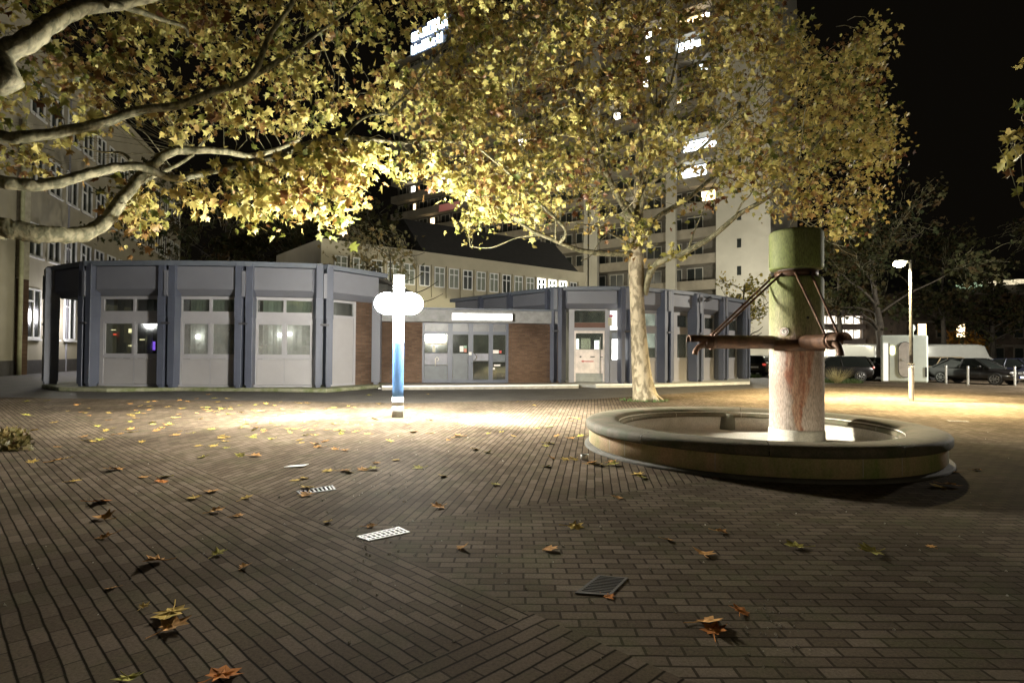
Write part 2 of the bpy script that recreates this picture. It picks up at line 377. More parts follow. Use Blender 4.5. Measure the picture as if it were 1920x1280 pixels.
# right facet: tall blank panel, transom over it, brick beside it
fr = fr_l[4]
LPW = fr.L * .56
mb = MB(); fr.box(mb, .2, LPW - .05, -.04, .03, ZB + .09, 3.02); mb.build('wall_panel', M_panel, lroot)
mb = MB(); fr.box(mb, .16, .26, -.04, .06, ZB, 3.76); fr.box(mb, LPW - .05, LPW + .07, -.04, .06, ZB, 3.76); fr.box(mb, .26, LPW - .05, -.04, .06, 3.66, 3.757); fr.box(mb, .26, LPW - .05, -.04, .055, 3.02, 3.12); fr.box(mb, .26, LPW - .05, -.04, .055, ZB, ZB + .09)
mb.build('window_frame', M_frame, lroot)
mb = MB(); fr.box(mb, .26, LPW - .05, -.02, -.01, 3.12, 3.66); mb.build('transom_pane', M_glass, lroot)
M_wallbrick = brick_mat('brown_brick', 0.0, (.10, .062, .042), (.15, .095, .065), (.09, .075, .06), bw=.25, rh=.08, ms=.01, mossamt=.15, vertical=True, rough=.8, moss=(.05, .035, .025))
mb = MB(); fr.box(mb, LPW + .075, fr.L + .3, -.25, -.02, ZB, 3.8); mb.build('brick_wall', M_wallbrick, lroot)
mb = MB(); mb.prism([(p.x + q[0], p.y + q[1]) for p, q in zip(LP, [(0, 0)] * 6)] + [(XY(706, 26.6).x + .5, 36), (-14, 40), (-24, 36)], 4.93, 5.06); mb.build('roof', M_roof, lroot)
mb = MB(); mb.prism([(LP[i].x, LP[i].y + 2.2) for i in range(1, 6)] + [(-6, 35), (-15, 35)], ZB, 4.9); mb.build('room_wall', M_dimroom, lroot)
mb = MB(); mb.prism([(p.x, p.y) for p in LP] + [(-6, 35), (-20, 33)], 3.80, 3.9); mb.build('ceiling', M_room, lroot)
pl = [G(78, 727), G(110, 733), G(200, 735), G(330, 733), G(470, 734), G(612, 736), G(672, 731), G(716, 727)]
mb = MB(); mb.prism([(p.x, p.y) for p in pl] + [(-5.9, 28), (-12, 33), (-21, 30)], .0, ZB - .004); mb.build('plinth', M_mossc, lroot, bevel=.03)
M_glint = emit('pane_glint_glow', (1, .97, .9), 14)
for i, u, z in ((2, .30, 2.15), (3, .56, 2.3), (3, .42, 2.25)):
    w = fr_l[i].W(fr_l[i].L * u, -.14, z); glint_ball('pane_glint', w, .085, M_glint, lroot)  # glowing balls added behind the panes stand in for bright reflections
M_warm = emit('warm_display_glow', (1, .8, .5), 1.6, .5, 6); M_red = emit('red_display_glow', (1, .08, .04), 1.2); M_vio = emit('violet_display_glow', (.3, .12, 1), 1.2)
fr = fr_l[1]
for u0, u1, z0, z1, m in ((.36, .43, 2.3, 2.46, M_warm), (.16, .20, 2.2, 2.26, M_red), (.44, .47, 2.34, 2.46, M_warm), (.36, .46, 1.75, 1.8, M_warm), (.51, .57, 2.0, 2.05, M_warm), (.13, .19, 2.4, 2.43, M_warm), (.68, .71, 1.6, 1.95, M_vio), (.30, .34, 1.5, 1.9, M_curt)):
    mb = MB(); fr.box(mb, fr.L * u0, fr.L * u1, -.26, -.24, z0, z1); mb.build('display_light', m, lroot)
# dry sedum on the roof edge
vs = []; fs = []
for i in range(1, 5):
    fr = fr_l[i]
    for k in range(int(fr.L * 26)):
        u = random.random() * fr.L; o = random.uniform(-.5, .35); h = random.uniform(.03, .16); w = .012
        p = Vector(fr.W(u, o, 5.115)); a = random.random() * 6.28; dx = Vector((math.cos(a), math.sin(a), 0)) * w
        q = len(vs); vs += [p - dx, p + dx, p + Vector((random.uniform(-.03, .03), random.uniform(-.03, .03), h))]; fs.append((q, q + 1, q + 2))
mb = MB(); mb.add(vs, fs); o = mb.build('roof_sedum', mat('dry_sedum', (.12, .07, .03), .9, var=.5, scale=9)); tag(o, 'dry brown sedum growing along the roof edge of the left pavilion', 'sedum', kind='stuff')

# --- entrance link
ELx = [XY(706, 27.6), XY(795, 27.9), XY(955, 28.3), XY(1050, 28.9)]
eroot = thing('entrance_building', (XY(870, 29).x, 29.5, 0), 'low brick entrance link with glazed doors and white light strip', 'building')
fa = Fr(ELx[0], ELx[1]); fb = Fr(ELx[1], ELx[2]); fc = Fr(ELx[2], ELx[3])
for f_ in (fa, fc): mb = MB(); f_.box(mb, -.05, f_.L - .003, -.3, 0, ZB, 3.0); mb.build('brick_wall', M_wallbrick, eroot)
fall = Fr(ELx[0], ELx[3])
mb = MB(); fall.box(mb, -.4, fall.L + .2, -4, .30, 3.02, 3.62); mb.build('fascia', mat('link_fascia', (.2, .2, .2), .6, var=.2), eroot, bevel=.02)
mb = MB(); fall.box(mb, -.4, fall.L + .2, -4, .36, 3.625, 3.70); mb.build('roof_edge', M_trim, eroot)
fl = Fr(XY(847, 27.6), XY(960, 27.75))
mb = MB(); fl.box(mb, 0, fl.L, -.12, .14, 3.08, 3.46); mb.build('light_box', mat('light_box_housing', (.5, .5, .5), .5), eroot, bevel=.01)
mb = MB(); fl.box(mb, .02, fl.L - .02, .143, .16, 3.14, 3.40); mb.build('light_strip', emit('strip_glow', (1, 1, .98), 2.2, .15, 2), eroot)
# glazing
px2u = lambda px: (XY(px, 28.1).x - ELx[1].x) / (ELx[2].x - ELx[1].x) * fb.L
ed = [795, 842, 848, 880, 886, 919, 925, 950]
mb = MB()
for a, b in ((793, 797), (840, 849), (878, 887), (916, 924), (948, 953)): fb.box(mb, px2u(a), px2u(b), -.06, .06, ZB, 3.0)
for z0, z1 in ((ZB, ZB + .15), (2.45, 2.6), (2.96, 3.0)): fb.box(mb, px2u(797) + .003, px2u(948) - .003, -.05, .05, z0, z1)
mb.build('door_frame', M_blue, eroot)
mb = MB(); fb.box(mb, px2u(955) + .02, fb.L + .35, -1.2, -1.0, ZB, 3.0); mb.build('side_wall', M_dark, eroot)
M_dpan = mat('dark_door_panel', (.09, .10, .11), .5); M_gpan = mat('grey_door_panel', (.2, .2, .23), .5)
for a, b, z0, z1, m, nm in ((797, 840, 1.0, 1.55, M_gpan, 'wall_panel'), (797, 840, .3, .98, M_dpan, 'wall_panel'), (849, 878, .3, 1.55, M_dpan, 'door_panel'), (887, 916, 1.2, 1.55, M_gpan, 'door_panel'), (924, 948, 1.15, 1.5, M_dpan, 'door_panel')):
    mb = MB(); fb.box(mb, px2u(a) + .01, px2u(b) - .01, -.03, .02, z0, z1); mb.build(nm, m, eroot, bevel=.005)
M_tran = mat('transom_board', (.10, .10, .105), .4)
for a, b in ((797, 840), (849, 878), (887, 916), (924, 948)):
    mb = MB(); fb.box(mb, px2u(a) + .01, px2u(b) - .01, -.03, .01, 2.6, 2.96); mb.build('transom_panel', M_tran, eroot)
for a, b, z0, z1 in ((797, 840, 1.56, 2.45), (849, 878, 1.56, 2.45), (887, 916, .3, 1.19), (887, 916, 1.56, 2.45), (924, 948, .3, 1.14), (924, 948, 1.51, 2.45)):
    mb = MB(); fb.box(mb, px2u(a) + .01, px2u(b) - .01, -.02, -.01, z0, z1); mb.build('glass_pane', M_glass, eroot)
M_poster = mat('poster_print', (.32, .26, .10), .6, scale=3, col2=(.5, .47, .36)); M_sheet = mat('notice_sheet', (.7, .66, .62), .7)
mb = MB(); fb.box(mb, px2u(798), px2u(839), -.06, -.03, 1.6, 2.38); mb.build('poster', M_poster, eroot)
M_foil = mat('foil_print', (.62, .60, .5), .5, scale=9, col2=(.3, .26, .12)); M_rpr = mat('red_print', (.45, .06, .05), .6)
mb = MB(); fb.box(mb, px2u(800), px2u(838), -.008, -.004, 1.95, 2.03); fb.box(mb, px2u(812), px2u(817), -.008, -.004, 1.6, 1.92); mb.build('poster', M_foil, eroot)
mb = MB(); fb.box(mb, px2u(814), px2u(820), -.008, -.004, 2.3, 2.36); fb.box(mb, px2u(829), px2u(832), -.008, -.004, 2.2, 2.26); mb.build('poster', M_rpr, eroot)
for a, b, z0, z1, m in ((862, 869, 1.62, 1.9, M_sheet), (870, 875, 1.8, 1.92, mat('green_sheet', (.25, .4, .3), .7)), (870, 875, 1.6, 1.78, mat('orange_sheet', (.45, .2, .15), .7)), (924, 935, 1.55, 1.72, M_sheet), (936, 940, 1.57, 1.69, mat('red_sheet', (.6, .12, .1), .7)), (924, 928, .78, .88, M_sheet), (879, 884, 1.48, 1.62, M_sheet), (926, 938, .95, 1.03, M_sheet)):
    mb = MB(); fb.box(mb, px2u(a), px2u(b), .062 if a == 879 else .024, .068 if a == 879 else .03, z0, z1); mb.build('notice', m, eroot)
mb = MB(); mb.tube([fb.W(px2u(817.5), .05, .95), fb.W(px2u(817.5), .05, 1.3), fb.W(px2u(820), .05, 1.36), fb.W(px2u(823), .05, 1.3), fb.W(px2u(823), .05, 1.22), fb.W(px2u(820), .05, 1.18)], .028, 8); mb.build('notice', M_sheet, eroot)
mb = MB(); mb.tube([fb.W(px2u(884), .06, 1.08), fb.W(px2u(888), .16, 1.12), fb.W(px2u(893), .2, 1.35), fb.W(px2u(893), .2, 1.45), fb.W(px2u(886), .12, 1.62)], .022, 8); mb.build('door_handle', mat('steel', (.6, .6, .6), .25, 1.0), eroot)
mb = MB(); fb.box(mb, -.2, fb.L + .3, -3.5, -3.3, ZB, 3.0); mb.build('room_wall', M_room, eroot)
mb = MB(); fb.box(mb, .4, fb.L - .4, -3.1, -2.9, ZB, 1.0); mb.build('counter', mat('beige_counter', (.45, .38, .25), .6), eroot)
lamp('hall_lamp', fb.W(fb.L * .7, -2.2, 2.7), 9, (1, .92, .7), .2)
mb = MB(); q = [G(716, 731), G(1085, 728), XY(1085, 29.5), XY(706, 29)]; mb.prism([(p.x, p.y) for p in q], 0, ZB - .02); plat = mb.build('platform', M_conc, eroot, bevel=.01)
fq = Fr(G(716, 731), G(1085, 728))
mb = MB(); fq.box(mb, 0, fq.L, -.1, .012, ZB - .03, ZB + .035); mb.build('step_nosing', M_white, eroot)
# square column in front of the brick wall
mb = MB(); c = XY(706, 26.2); mb.box(c.x - .19, c.x + .19, c.y - .15, c.y + .15, ZB + .1, 3.9); mb.box(c.x - .1, c.x + .1, c.y - .1, c.y + .1, 0, ZB + .1); mb.build('column', M_fasc, eroot, bevel=.01)

# --- right pavilion
ZT = 4.82
RP = [XY(1052, 29.0), XY(1167, 28.7), XY(1237, 29.8), XY(1293, 31.2), XY(1341, 33.2), XY(1383, 35.4)]
rroot = thing('pavilion', (RP[2].x, 36, 0), 'blue-grey pavilion with dark columns behind the plane tree trunk', 'building')
fr_r = [Fr(RP[i], RP[i + 1]) for i in range(5)]
for fr in fr_r: facet_fascia(fr, rroot)
side0 = Fr(XY(858, 36.0), RP[0])
facet_fascia(side0, rroot)
for k in (.33, .62, .95):
    mb = MB(); side0.box(mb, side0.L * k, side0.L * k + .18, .42, .7, ZB, ZT - .08); mb.build('column', M_blue, rroot)
mb = MB(); side0.box(mb, 0, side0.L, -.3, 0, ZB, 3.8); mb.build('brick_wall', M_wallbrick, rroot)
for i in range(0, 6):
    n = fr_r[i].n + fr_r[i - 1].n if 0 < i < 5 else (fr_r[0].n + side0.n if i == 0 else fr_r[4].n)
    column_pair(RP[i], n, rroot, depth=.55, wide=.2, gap=.22)
M_lit = emit('lit_room_white', (1, .98, .93), .62, .25, 1.2)
M_litb = emit('lit_window_white', (1, .99, .96), 2.4, .3, 3)
fr = fr_r[0]; L0 = fr.L
pu = lambda px: (XY(px, 28.85).x - RP[0].x) / (RP[1].x - RP[0].x) * L0
mb = MB(); fr.box(mb, pu(1067), pu(1077), -.04, .05, ZB, 3.76); fr.box(mb, pu(1077), pu(1138), -.04, .05, 3.70, 3.76); fr.box(mb, pu(1077), pu(1138), -.04, .04, 2.72, 2.85); fr.box(mb, pu(1134), pu(1142), -.05, .06, ZB, 3.7); mb.build('window_frame', M_frame, rroot)
mb = MB(); fr.box(mb, pu(1077), pu(1134), -.03, -.02, 3.12, 3.68); mb.build('transom_pane', M_glass, rroot)
mb = MB(); fr.box(mb, pu(1077), pu(1134), -.03, .02, 2.86, 3.10); mb.build('transom_board', mat('brown_board', (.12, .06, .04), .7), rroot)
mb = MB(); fr.box(mb, pu(1077), pu(1080), -.03, .05, ZB + .05, 2.70); fr.box(mb, pu(1130), pu(1133), -.03, .05, ZB + .05, 2.70); fr.box(mb, pu(1080), pu(1130), -.03, .05, 2.58, 2.70)
dr = mb.build('door', mat('door_frame_paint', (.62, .55, .5), .5), rroot)
mb = MB(); fr.box(mb, pu(1080), pu(1130), -.01, .02, .62, 1.78); mb.build('door_board', mat('white_board', (.68, .60, .55), .5), dr)
mb = MB(); fr.box(mb, pu(1080), pu(1130), -.01, .02, ZB + .05, .61); mb.build('kick_plate', mat('grey_plate', (.25, .26, .24), .5), dr)
mb = MB(); fr.box(mb, pu(1080), pu(1130), -.01, 0, 1.79, 2.57); mb.build('door_pane', M_glass, dr)
mb = MB(); fr.box(mb, pu(1124), pu(1125.5), .06, .1, .4, 2.4); mb.build('door_handle', mat('steel_dark', (.25, .25, .24), .35, .8), dr)
M_redp = mat('red_arrow_paint', (.45, .03, .02), .5); M_blk = mat('black_paint', (.02, .02, .02), .5)
mb = MB(); a0, a1, zz = pu(1089), pu(1113), 1.20
mb.add([fr.W(a0, .026, zz), fr.W(a0 + .14, .026, zz - .05), fr.W(a0 + .14, .026, zz - .022), fr.W(a1, .026, zz - .022), fr.W(a1, .026, zz + .022), fr.W(a0 + .14, .026, zz + .022), fr.W(a0 + .14, .026, zz + .05)], [(0, 1, 2, 3, 4, 5, 6)]); mb.build('arrow_marking', M_redp, dr)
mb = MB()
for u0, u1, z0, z1 in ((1087, 1090.5, 1.39, 1.46), (1107, 1115, 1.40, 1.45), (1125.6, 1130, 1.40, 1.43)): fr.box(mb, pu(u0), pu(u1), .022, .028, z0, z1)
mb.build('notice_marking', M_blk, dr)
mb = MB(); fr.box(mb, pu(1080.5), pu(1086), -.5, -.45, 1.8, 2.32); fr.box(mb, pu(1115), pu(1124), -.5, -.45, 1.8, 2.24); mb.build('lit_window', M_litb, rroot)
mb = MB(); fr.box(mb, pu(1090), pu(1108), -.8, -.75, 1.8, 2.35); mb.build('curtain', emit('lit_curtain', (.75, .62, .35), .3, .3, 8), rroot)
mb = MB(); fr.box(mb, pu(1143), L0 - .1, -.03, .02, ZB, 1.25); mb.build('wall_panel', M_panel, rroot)
mb = MB(); fr.box(mb, pu(1147), L0 - .1, -.06, -.03, 1.3, 2.3); mb.build('lit_window', M_litb, rroot)
mb = MB(); fr.box(mb, pu(1143), L0 - .1, -.06, -.03, 2.75, 3.7); mb.build('lit_window', emit('lit_transom', (1, .98, .95), .55), rroot)
mb = MB(); fr.box(mb, pu(1147), L0 - .1, -.06, -.03, 2.3, 2.62); mb.build('blind', mat('grey_blind', (.2, .22, .25), .6), rroot)
mb = MB(); mb.ellipsoid(fr.W(pu(1144.5), .14, 3.42), (.09, .06, .07), 12, 8); mb.build('alarm_lamp', mat('alarm_red', (.3, .04, .06), .4), rroot)
mb = MB(); fr.box(mb, pu(1139), pu(1146), .06, .2, 2.95, 3.34); mb.build('alarm_box', mat('alarm_box_paint', (.42, .38, .24), .5), rroot, bevel=.02)
for i in range(1, 5):
    fr = fr_r[i]; L = fr.L; a, b = .22, L - .22; mid = (a + b) / 2
    mb = MB()
    for z0, z1 in ((ZB, ZB + .1), (1.25, 1.4), (2.62, 3.0), (3.6, 3.757)): fr.box(mb, a + .003, b - .003, -.04, .05, z0, z1)
    for u in (a, mid - .1, b): fr.box(mb, u - .06, u + .2 if u == mid - .1 else u + .06, -.05, .06, ZB, 3.76)
    mb.build('window_frame', M_frame, rroot)
    for k, (p, q) in enumerate(((a + .06, mid - .165), (mid + .105, b - .06))):
        mb = MB(); fr.box(mb, p, q, -.02, -.01, 1.4, 2.62); mb.build('window_pane', M_glass, rroot)
        mb = MB(); fr.box(mb, p, q, -.02, -.01, 3.0, 3.6); mb.build('transom_pane', M_glass, rroot)
        if not (i == 2 and k == 0) : mb = MB(); fr.box(mb, p, q, -.03, .01, ZB + .1, 1.25); mb.build('wall_panel', M_panel, rroot)
    # lit blind behind the upper part of each window
    mb = MB(); fr.box(mb, a, b, -.12, -.10, 1.9 if i != 2 else 1.5, 3.7); mb.build('blind', emit('lit_blind_%d' % (i % 2), (1, .97, .9), (.55, .42)[i % 2], .45, 2.4), rroot)
    mb = MB(); fr.box(mb, a + (.12 if i % 2 else .55) * (b - a), a + (.2 if i % 2 else .68) * (b - a), -.095, -.085, 1.4, 2.4); mb.build('lit_window', M_litb, rroot)
for i, dz in ((1, 0), (3, 0)):
    fr = fr_r[i]; mb = MB(); p = fr.W(.02, .95, 4.42)
    mb.tube([fr.W(.02, .80, 4.35), fr.W(.05, 1.0, 4.45)], .035, 8); mb.tube([fr.W(-.1, 1.02, 4.38), fr.W(.22, 1.05, 4.5)], [.09, .12], 10); mb.build('floodlight', M_dark, rroot)
mb = MB(); mb.prism([(p.x, p.y) for p in RP] + [(RP[5].x, 48), (XY(858, 36).x, 44), (XY(858, 36).x, 36)], ZT - .17, ZT - .04); mb.build('roof', M_roof, rroot)
mb = MB(); mb.prism([(p.x, p.y) for p in RP] + [(RP[5].x, 42), (RP[0].x, 42)], 3.80, 3.9); mb.build('ceiling', M_room, rroot)
mb = MB(); mb.prism([(p.x + .6, p.y + 2.4) for p in RP] + [(RP[5].x, 42), (RP[0].x, 42)], ZB, 3.8); mb.build('room_wall', M_room, rroot)
mb = MB(); q = [G(1117, 727), G(1225, 726), G(1406, 720.5), XY(1406, 37), XY(1050, 36), G(1085, 725)]; mb.prism([(p.x, p.y) for p in q], 0, ZB - .006); mb.build('plinth', mat('pale_concrete', (.42, .42, .38), .75, var=.15, bump=.3), rroot, bevel=.01)
fq = Fr(G(1117, 727), G(1225, 726)); mb = MB(); fq.box(mb, 0, fq.L, -.1, .012, ZB - .03, ZB + .03); mb.build('step_nosing', M_white, rroot)

# ------------------------------------------------------------------ high-rise tower behind
dT = Vector((-1.28, 1.0)).normalized(); base = Vector((19.1, 70.0))
def TP(t): return base + Vector((-1.28, 1.0)) * t
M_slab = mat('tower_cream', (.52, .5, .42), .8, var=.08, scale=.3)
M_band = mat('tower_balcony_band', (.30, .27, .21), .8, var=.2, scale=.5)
M_tgl = mat('tower_dark_window', (.025, .03, .028), .3)
troot = thing('tower_block', (TP(6).x, TP(6).y + 6, 0), 'tall residential tower with balcony bands and lit windows behind the trees', 'tower block')
TA, TBp = TP(31.5), TP(-3.3)
ft = Fr(TA, TBp); FH = 3.05; NF = 17
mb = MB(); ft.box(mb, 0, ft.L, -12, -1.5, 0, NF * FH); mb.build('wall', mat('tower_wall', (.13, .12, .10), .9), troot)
for k in range(NF + 1):
    z = k * FH
    mb = MB(); ft.box(mb, 0, ft.L - .01, -1.5, 0, z - .12, z + .12)
    if 0 < k < NF: ft.box(mb, 0, ft.L - .01, -.12, .02, z + .121, z + 1.0)
    mb.build('balcony', M_band, troot)
rest = MB(); nb = int(ft.L / 2.6); m_twf = mat('tower_frame', (.4, .39, .34), .7)
for k in range(NF):
    for j in range(nb):
        z = k * FH; near_ = j >= nb - 8 and k < 12; mb = MB() if near_ else rest
        for u0, u1, z0, z1 in ((j * 2.6 + .4, j * 2.6 + .5, z + .8, z + 2.7), (j * 2.6 + 2.3, j * 2.6 + 2.4, z + .8, z + 2.7), (j * 2.6 + 1.36, j * 2.6 + 1.44, z + .9, z + 2.6), (j * 2.6 + .5, j * 2.6 + 2.3, z + 2.6, z + 2.7)): ft.box(mb, u0, u1, -1.499, -1.42, z0, z1)
        if near_:
            wo = mb.build('window', m_twf, troot); mb = MB(); ft.box(mb, j * 2.6 + .5, j * 2.6 + 2.3, -1.495, -1.46, z + .9, z + 2.6); mb.build('pane', M_tgl, wo)
rest.build('window_frames', m_twf, troot)['kind'] = 'stuff'
rp_ = MB()
for k in range(NF):
    for j in range(nb):
        if not (j >= nb - 8 and k < 12): ft.box(rp_, j * 2.6 + .5, j * 2.6 + 2.3, -1.495, -1.46, k * FH + .9, k * FH + 2.6)
rp_.build('window_panes', M_tgl, troot)['kind'] = 'stuff'
def tu(px, Yg=None):
    # u on the tower facade seen at pixel column px
    k = (px - 960) / F
    t = (base.x - k * base.y) / (k + 1.28)
    return ft.L - (t + 3.3) * Vector((1.28, 1)).length, TP(t)
for px in (1115, 1260):
    u, q = tu(px); mb = MB(); ft.box(mb, u - .6, u + .6, .0, .5, 0, NF * FH + 1); mb.build('pillar', M_slab, troot)
for px in (1100,):
    u, q = tu(px); mb = MB(); ft.box(mb, u - .3, u + .3, .02, .4, 0, NF * FH); mb.build('pillar', M_slab, troot)
fs_ = Fr(TP(-3.3), TP(-6.9))
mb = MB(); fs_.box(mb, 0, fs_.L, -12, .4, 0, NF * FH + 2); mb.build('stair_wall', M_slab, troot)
for k in range(NF):
    mb = MB(); fs_.box(mb, fs_.L * .40, fs_.L * .40 + .45, .38, .43, k * FH + 1.2, k * FH + 2.2); mb.build('stair_window', M_tgl, troot)
M_l1 = emit('tower_window_warm', (1, .72, .38), 2.0, .5, 1.5); M_l2 = emit('tower_window_cool', (.8, .9, 1), 2.6, .4, 1.5); M_l3 = emit('tower_window_white', (1, .93, .8), 3.0, .4, 1.5)
lits = [(1280, 32, M_l1, 2), (1300, 30, M_l1, 1.6), (1290, 58, M_l1, 2), (1315, 52, M_l3, .8), (1275, 104, M_l2, 2.6), (1300, 92, M_l2, 1.2), (1300, 275, M_l2, 3), (1330, 262, M_l2, 1), (1278, 350, M_l2, 1.5),
        (1300, 340, M_l2, 2.4), (1320, 383, M_l1, 1.6), (1142, 34, M_l3, .8), (1172, 20, M_l3, .8), (1206, 73, M_l3, .7), (1204, 90, M_l3, .5), (1146, 226, M_l3, .9), (1096, 358, M_l3, .5), (1182, 380, M_l3, .8),
        (822, 336, M_l3, 2.4), (868, 378, M_l3, 2), (760, 353, M_l3, .9), (797, 420, M_l1, .9), (802, 448, M_l1, .9), (966, 265, M_l3, 1.5), (1200, 178, M_l3, .6), (1310, 130, M_l2, 1), (763, 375, M_l1, .5), (1225, 60, M_l3, .6), (1262, 200, M_l1, .8)]
for px, py, m, w in lits:
    u, q = tu(px); z = P(px, py, q.y).z; k = int(z / FH); z0 = k * FH
    mb = MB(); ft.box(mb, u - w / 2, u + w / 2, -.9 if w > 2 else -1.41, -.85 if w > 2 else -1.38, z0 + 1.05, z0 + 2.5); mb.build('lit_window', m, troot)
u, q = tu(840); zz = P(840, 388, q.y).z
mb = MB(); ft.box(mb, u - 2.2, u + 2.2, .03, .1, zz - .5, zz + .6); mb.build('awning', emit('red_awning_glow', (.5, .03, .02), .13), troot)
# rooftop sign: two rows of glowing strokes, not readable in the photograph either
sgn = thing('rooftop_sign', (tu(805)[1].x, tu(805)[1].y, NF * FH), 'glowing blue-white lettering sign on the roof of the tower', 'sign')
M_neon = emit('neon_white_blue', (.72, .9, 1), 5)
for row, (z0, hh) in enumerate(((NF * FH + 2.1, 1.9), (NF * FH - .1, 1.5))):
    u0_, u1_ = tu(768)[0], tu(842)[0] - row * 2.5
    u = u0_; 
    while u < u1_:
        w = random.uniform(.5, 1.0); mb = MB(); hz = hh * random.choice((1, 1, .7))
        ft.box(mb, u, u + .24, .1, .3, z0, z0 + hz)
        if random.random() < .8: ft.box(mb, u + .24, u + w, .1, .3, z0, z0 + .22)
        if random.random() < .7: ft.box(mb, u + .24, u + w, .1, .3, z0 + hz - .25, z0 + hz)
        if random.random() < .7: ft.box(mb, u + w, u + w + .22, .1, .3, z0, z0 + hz)
        mb.build('letter', M_neon, sgn); u += w + .55
mb = MB(); ft.box(mb, tu(765)[0], tu(858)[0], -.2, 0, NF * FH - .3, NF * FH + 4.4); mb.build('backboard', mat('navy_board', (.01, .012, .04), .6), sgn)

# ------------------------------------------------------------------ cream low building behind the link
M_cream = mat('cream_render', (.42, .38, .27), .85, var=.08, scale=.5)
def line2(px, k0, base, d):
    k = (px - 960) / F; t = (base.x - k * base.y) / (k * d.y - d.x); return base + d * t
bC = Vector((.65, 48.0)); dC = Vector((1.228, 1.0))
A, B = line2(600, 0, bC, dC), line2(1098, 0, bC, dC)
croot = thing('office_building', ((A.x + B.x) / 2, (A.y + B.y) / 2 + 4, 0), 'cream rendered office wing with a row of divided windows behind the entrance link', 'building')
fr = Fr(A, B)
M_offgl = mat('office_window_dark', (.03, .035, .03), .25); M_offl = mat('office_window_pale', (.16, .18, .13), .4)
mb = MB(); fr.box(mb, 0, fr.L, -9, 0, 0, 8.85); mb.build('wall', M_cream, croot)
mb = MB(); mb.hexa([fr.W(8, -.6, 8.86), fr.W(fr.L - .2, -.6, 8.86), fr.W(fr.L - .2, -9, 8.86), fr.W(8, -9, 8.86), fr.W(8, -4, 12.0), fr.W(fr.L - .2, -4, 12.0), fr.W(fr.L - .2, -5, 12.0), fr.W(8, -5, 12.0)]); mb.build('roof', mat('slate', (.03, .028, .024), .8), croot)
pitch = 1.26; u = fr.L - 1.2; idx = 0
while u > .8:
    for zr in ((6.35, 7.85), (2.9, 4.4)):
        lit_ = (idx in (1, 2, 3)) and zr[0] > 6
        if zr[0] < 6 and idx > 22: continue
        mb = MB(); w = .88
        for x0, x1, z0, z1 in ((u - w, u - w + .07, *zr), (u - .07, u, *zr), (u - w + .07, u - .07, zr[0], zr[0] + .07), (u - w + .07, u - .07, zr[1] - .07, zr[1]), (u - w / 2 - .035, u - w / 2 + .035, zr[0] + .07, zr[1] - .07), (u - w + .07, u - w / 2 - .04, zr[1] - .5, zr[1] - .44), (u - w / 2 + .04, u - .07, zr[1] - .5, zr[1] - .44)):
            fr.box(mb, x0, x1, .005, .06, z0, z1)
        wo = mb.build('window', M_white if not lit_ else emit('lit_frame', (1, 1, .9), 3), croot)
        mb = MB(); fr.box(mb, u - w, u, .003, .02, *zr); mb.build('pane', M_offl if (idx * 7 + int(zr[0])) % 3 else M_offgl, wo)
    mb = MB(); fr.box(mb, u + .13, u + .25, .01, .12, 5.6, 7.95); mb.build('pilaster', M_cream, croot)
    u -= pitch; idx += 1

# ------------------------------------------------------------------ left tall building
bL = Vector((-32.0, 40.0)); dL = Vector((-.3, 1.0))
A, B = line2(-120, 0, bL, dL), line2(335, 0, bL, dL)
lb = thing('office_building', ((A.x + B.x) / 2, (A.y + B.y) / 2, 0), 'tall cream office building receding at the left edge behind the left pavilion', 'building')
fr = Fr(A, B)
mb = MB(); fr.box(mb, 0, fr.L, -14, 0, 0, 22.3); mb.build('wall', mat('tall_cream_render', (.34, .31, .23), .85, var=.1, scale=.4), lb)
mb = MB(); fr.box(mb, -.3, fr.L + .3, -14.3, .35, 22.3, 22.7); mb.build('roof_edge', M_cream, lb)
mb = MB(); fr.box(mb, -.02, fr.L, .005, .05, 0, .9); mb.build('base_course', mat('dark_base', (.06, .055, .05), .8), lb)
def lu(px): q = line2(px, 0, bL, dL); return (Vector((q.x, q.y)) - fr.A).dot(fr.d)
M_lbw = emit('ground_window_glow', (1, .97, 1), 3.0, .2, 2)
rows = ((2.3, 5.6), (7.7, 9.9), (12.4, 14.8), (17.0, 19.4))
cnt = 0; u = lu(46)
while u < fr.L - 1.5:
    for ri, (z0, z1) in enumerate(rows):
        if ri == 0 and u > lu(190): continue
        w = 1.9; o0 = .006
        mb = MB()
        for x0, x1, a, b in ((u, u + .12, z0, z1), (u + w - .12, u + w, z0, z1), (u + .12, u + w - .12, z0, z0 + .12), (u + .12, u + w - .12, z1 - .12, z1), (u + w / 2 - .07, u + w / 2 + .07, z0 + .12, z1 - .12), (u + .12, u + w / 2 - .07, z1 - .9, z1 - .78)):
            fr.box(mb, x0, x1, o0, .09, a, b)
        fr.box(mb, u - .08, u + w + .08, .092, .2, z0 - .12, z0 - .002)
        wo = mb.build('window', M_white, lb)
        lit_ = ri == 0 and u < lu(160)
        mb = MB(); fr.box(mb, u, u + w, .003, .02, z0, z1); mb.build('pane', M_lbw if lit_ and cnt % 2 == 1 else M_offgl, wo)
    cnt += 1; u += 2.75
mb = MB(); fr.box(mb, lu(122), lu(122) + .12, .01, .1, 0, 22.3); mb.build('drainpipe', M_frame, lb)
lamp('window_light', fr.W(lu(100), 1.4, 3.9), 260, (1, .96, 1), .4)
q0 = XY(-90, 36.5); q1 = XY(34, 36.5)
qb = thing('corner_building', ((q0.x + q1.x) / 2, 38, 0), 'dark brick and cream corner block with stone quoins at the far left edge', 'building')
mb = MB(); mb.box(q0.x, q1.x, 36.5, 37.2, 0, 6.0); mb.build('brick_wall', M_wallbrick, qb)
